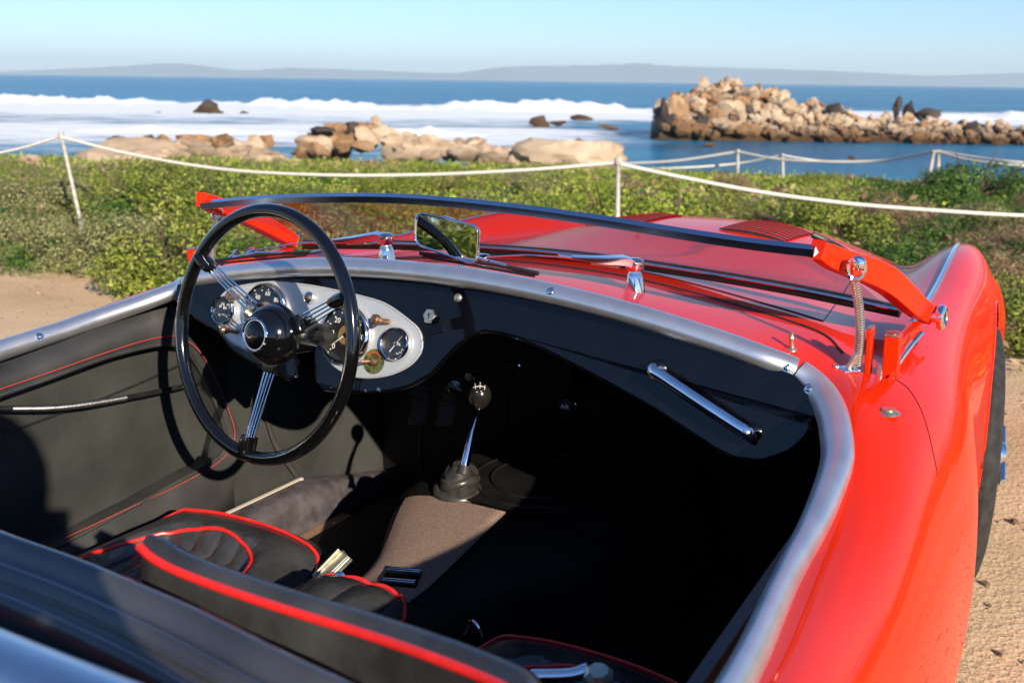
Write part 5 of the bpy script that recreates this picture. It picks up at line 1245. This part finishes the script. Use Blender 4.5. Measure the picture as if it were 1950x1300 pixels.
# ---------------- wipers
def wiper(base, tip_px, arm_px, hub_h=.040, blade=None):
    o = np.array(base); up_ = np.array([0,-.08,1.]); up_ /= np.linalg.norm(up_)
    wp = part('wiper_arm', lathe([(.0195,-.008),(.0185,0),(.0140,.022),(.0115,.030),(.009,.034),(.009,hub_h)], o, up_, 24), M['chrome'])
    h = o+up_*(hub_h+.002); e = arm_px; d = e-h; d /= np.linalg.norm(d); s_ = np.cross(up_, d)
    part('wiper_cap', [lathe([(.015,-.006),(.0165,.0),(.0155,.010),(.009,.014),(0,.015)], h, up_, 20)], M['chrome'], wp)
    part('arm_channel', tube([h-d*.004+up_*.003, h+d*.02+up_*.008, h+d*.06+up_*.003, e], [.013,.0135,.011,.005], sec=[(-1,-.55),(1,-.55),(1,.55),(-1,.55)], up=up_), M['chrome'], wp, auto=25, bevel=.0012)
    part('arm_rivet', lathe([(.0032,0),(.003,.002),(0,.003)], h+d*.022+up_*.008-s_*.0, camdir(h), 10), M['zinc'], wp)
    L0 = h+d*.028-up_*.004; ax_ = d*.05; a_, b_, t_ = frame_of(ax_)
    part('arm_spring', tube([L0+ax_*t+.0035*(a_*math.cos(t*18*2*math.pi)+b_*math.sin(t*18*2*math.pi)) for t in np.linspace(0,1,18*8)], .0011, 4), M['zinc'], wp)
    part('arm_rod', tube([e, e*.5+tip_px*.5+up_*.004, tip_px], .0016, 8), M['chrome'], wp)
    part('rod_clip', tube([e-d*.006, e+d*.02], .0035, 8), M['chrome'], wp)
    if blade is not None:
        b0_, b1_ = blade; m_ = (b0_+b1_)/2
        part('wiper_blade', [tube([b0_+(b1_-b0_)*t+up_*(.003*math.sin(math.pi*t)) for t in np.linspace(0,1,9)], .0038, 6), tube([b0_*.97+b1_*.03-up_*.005, b1_*.97+b0_*.03-up_*.005], .0028, 6)], M['rubber'], wp)
        part('blade_bridge', [tube([b0_*.75+b1_*.25+up_*.004, m_+up_*.009, b0_*.25+b1_*.75+up_*.004], .0028, 6), box(tip_px, (.020,.007,.012), (d, s_, up_))], M['chrome'], wp)
bz_ = lambda x, y: body_z(x, y)
tipR = at(921,494,1,-1.20); 
wiper((.262,-1.085,bz_(.262,-1.085)+.001), tipR+np.array([0,0,.004]), at(1085,490,1,-1.165), blade=(at(800,482,1,-1.20), at(1025,521,1,-1.235)))
tipL = at(478,478,1,-1.17)
wiper((-.262,-1.085,bz_(-.262,-1.085)+.001), tipL, at(632,459,1,-1.13), blade=(at(400,498,1,-1.18), at(590,480,1,-1.20)))
# tonneau pegs on the scuttle and wing
def peg(px, py, ln, r=.0042, lean=(-.1,0,1), fancy=False):
    # foot on the body surface under the picture point
    d = ray(px, py)
    for t in np.arange(.6, 3, .004):
        q = CAM+d*t
        if abs(q[0]) < .8 and q[2] < body_z(q[0], max(q[1], -2.2)): break
    if fancy:
        pg = part('turn_button', [lathe([(.020,0),(.019,.003),(.006,.004)], q, (0,0,1), 4)], M['chrome'], bevel=.001)
        part('button_post', tube([q+np.array([0,0,.002]), q+np.array([.012,.004,.026])], [.004,.0062], 12), M['zinc'], pg)
        part('button_stud', lathe([(.005,0),(.0045,.004),(0,.006)], q+np.array([-.016,-.004,.002]), (0,0,1), 12), M['chrome'], pg)
    else:
        pg = part('tonneau_peg', lathe([(r*1.9,0),(r*1.6,.003),(r,.005),(r*.8,ln*.55),(r*1.2,ln*.65),(r*.85,ln*.78),(r*1.1,ln*.92),(0,ln)], q, lean, 14), M['zinc'])
peg(1508,668,.030); peg(1614,704,.03, fancy=True)
peg(1692,788,.008,.008)
# black lining in the right footwell: heater drum
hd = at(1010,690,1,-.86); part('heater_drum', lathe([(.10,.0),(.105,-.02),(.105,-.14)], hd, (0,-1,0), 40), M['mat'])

# ------------------------------------------------------------------ photographer standing behind the camera
def skin_person():
    J = {'pelvis':((1.32,-3.16,.86),.125),'belly':((1.26,-3.10,1.00),.125),'chest':((1.18,-3.02,1.16),.135),'neck':((1.11,-2.95,1.29),.055),'head0':((1.07,-2.915,1.345),.06),
     'head':((1.045,-2.89,1.40),.088),'crown':((1.05,-2.905,1.47),.06),
     'ls':((1.03,-3.10,1.21),.062),'le':((.86,-2.98,1.03),.045),'lw':((.875,-2.80,1.16),.028),'rs':((1.30,-2.90,1.21),.062),'re':((1.26,-2.72,1.02),.045),'rw':((1.03,-2.75,1.17),.028),
     'lh':((1.22,-3.20,.82),.10),'lk':((1.12,-3.05,.46),.065),'la':((1.16,-3.20,.09),.045),'lt':((1.09,-3.02,.04),.035),
     'rh':((1.42,-3.10,.82),.10),'rk':((1.42,-2.94,.46),.065),'ra':((1.46,-3.10,.09),.045),'rt':((1.42,-2.92,.04),.035)}
    E_ = [('pelvis','belly'),('belly','chest'),('chest','neck'),('neck','head0'),('head0','head'),('head','crown'),('chest','ls'),('ls','le'),('le','lw'),('chest','rs'),('rs','re'),('re','rw'),
      ('pelvis','lh'),('lh','lk'),('lk','la'),('la','lt'),('pelvis','rh'),('rh','rk'),('rk','ra'),('ra','rt')]
    # hands: palm and fingers curled round the camera body
    for s, w_, dr in (('l','lw',(.06,.035,.03)),('r','rw',(-.045,.03,.03))):
        b = np.array(J[w_][0]); d = np.array(dr); pl = b+d*.6; J[s+'p'] = (tuple(pl), .024); E_.append((w_, s+'p'))
        for k in range(4):
            o = np.array([0,0,.016*(1.5-k)]); f1 = pl+d*.45+o; f2 = f1+np.array([d[0]*.3,-.012,0]); J[f'{s}f{k}a'] = (tuple(f1), .0095); J[f'{s}f{k}b'] = (tuple(f2), .0085); E_ += [(s+'p', f'{s}f{k}a'), (f'{s}f{k}a', f'{s}f{k}b')]
        t1 = pl+np.array([0,-.02,.03]); t2 = t1+np.array([d[0]*.4,-.005,.012]); J[s+'t1'] = (tuple(t1), .011); J[s+'t2'] = (tuple(t2), .0095); E_ += [(s+'p', s+'t1'), (s+'t1', s+'t2')]
    ks = list(J); root = np.array((1.32,-3.16,0))
    me = bpy.data.meshes.new('person'); me.from_pydata([tuple(np.array(J[k][0])-root) for k in ks], [(ks.index(a), ks.index(b)) for a, b in E_], [])
    o = bpy.data.objects.new('person', me); COL.objects.link(o); o.location = tuple(root)
    sk = o.modifiers.new('skin', 'SKIN'); sk.use_smooth_shade = True
    for i, k in enumerate(ks):
        v = me.skin_vertices[0].data[i]; v.radius = (J[k][1],)*2; v.use_root = (k == 'pelvis')
    ss = o.modifiers.new('sub', 'SUBSURF'); ss.levels = ss.render_levels = 1
    dg = bpy.context.evaluated_depsgraph_get(); m2 = bpy.data.meshes.new_from_object(o.evaluated_get(dg)); o.modifiers.clear(); o.data = m2
    m2.materials.clear()
    for mt in ('cloth','skin','jeans'): m2.materials.append(M[mt])
    for p in m2.polygons:
        c = np.array(p.center)+root; p.use_smooth = True
        p.material_index = 1 if (c[2] > 1.30 or (c[1] > -2.82 and c[2] > 1.1)) else (2 if c[2] < .90 else 0)
    tag(o, 'person in dark jacket and jeans leaning over the car, holding a camera', 'person')
    hc = np.array([1.047,-2.905,1.43])-root
    hr = mk('hair', *lathe([(.0,.105),(.05,.10),(.085,.075),(.10,.03),(.10,-.02),(.09,-.06)], hc, (.1,-.35,1), 24), M['hair'], o)
    hp = np.array([1.0,-2.81,1.40])
    for k, (a, b, c_) in enumerate(((.035,0,0),(-.03,0,0))):
        mk('eye', *lathe([(0,.012),(.010,.006),(.012,0),(.0,-.012)], np.array([1.047,-2.89,1.405])-root+np.array([a*.87+.0-.03, .075+a*.4, .01]), (-.47,.85,0), 12), M['white'], o)
    mk('nose', *lathe([(.014,0),(.011,.014),(0,.026)], np.array([1.005,-2.815,1.385])-root, (-.47,.85,-.2), 10), M['skin'], o)
skin_person()
cam_c = CAM-FW*.10+np.array([0,0,0])
ce = empty('photo_camera', tuple(cam_c), 'black photo camera held up by the person beside the car', 'camera')
mk('camera_body', *box((0,0,0), (.13,.09,.05), (RT,UP,FW)), M['rubber'], ce, False)
mk('lens', *lathe([(.034,.025),(.034,.075),(.030,.078)], (0,0,0), FW, 28), M['knob'], ce)
mk('viewfinder', *box(UP*.052, (.05,.03,.045), (RT,UP,FW)), M['rubber'], ce, False)

# ------------------------------------------------------------------ sea air
hz = bpy.data.materials.new('sea_haze'); hz.use_nodes = True; N = hz.node_tree.nodes; N.clear()
pv = N.new('ShaderNodeVolumePrincipled'); pv.inputs['Color'].default_value = (.72,.90,1,1); pv.inputs['Density'].default_value = .85e-4; pv.inputs['Anisotropy'].default_value = .0
om = N.new('ShaderNodeOutputMaterial'); hz.node_tree.links.new(pv.outputs[0], om.inputs[1])
V, Fc = box((0,0,0), (1,1,1)); h_ = mk('haze', V, Fc, hz, None, False); h_.scale = (42000,42000,420); h_.location = (0,0,420/2-65); tag(h_, kind='stuff')
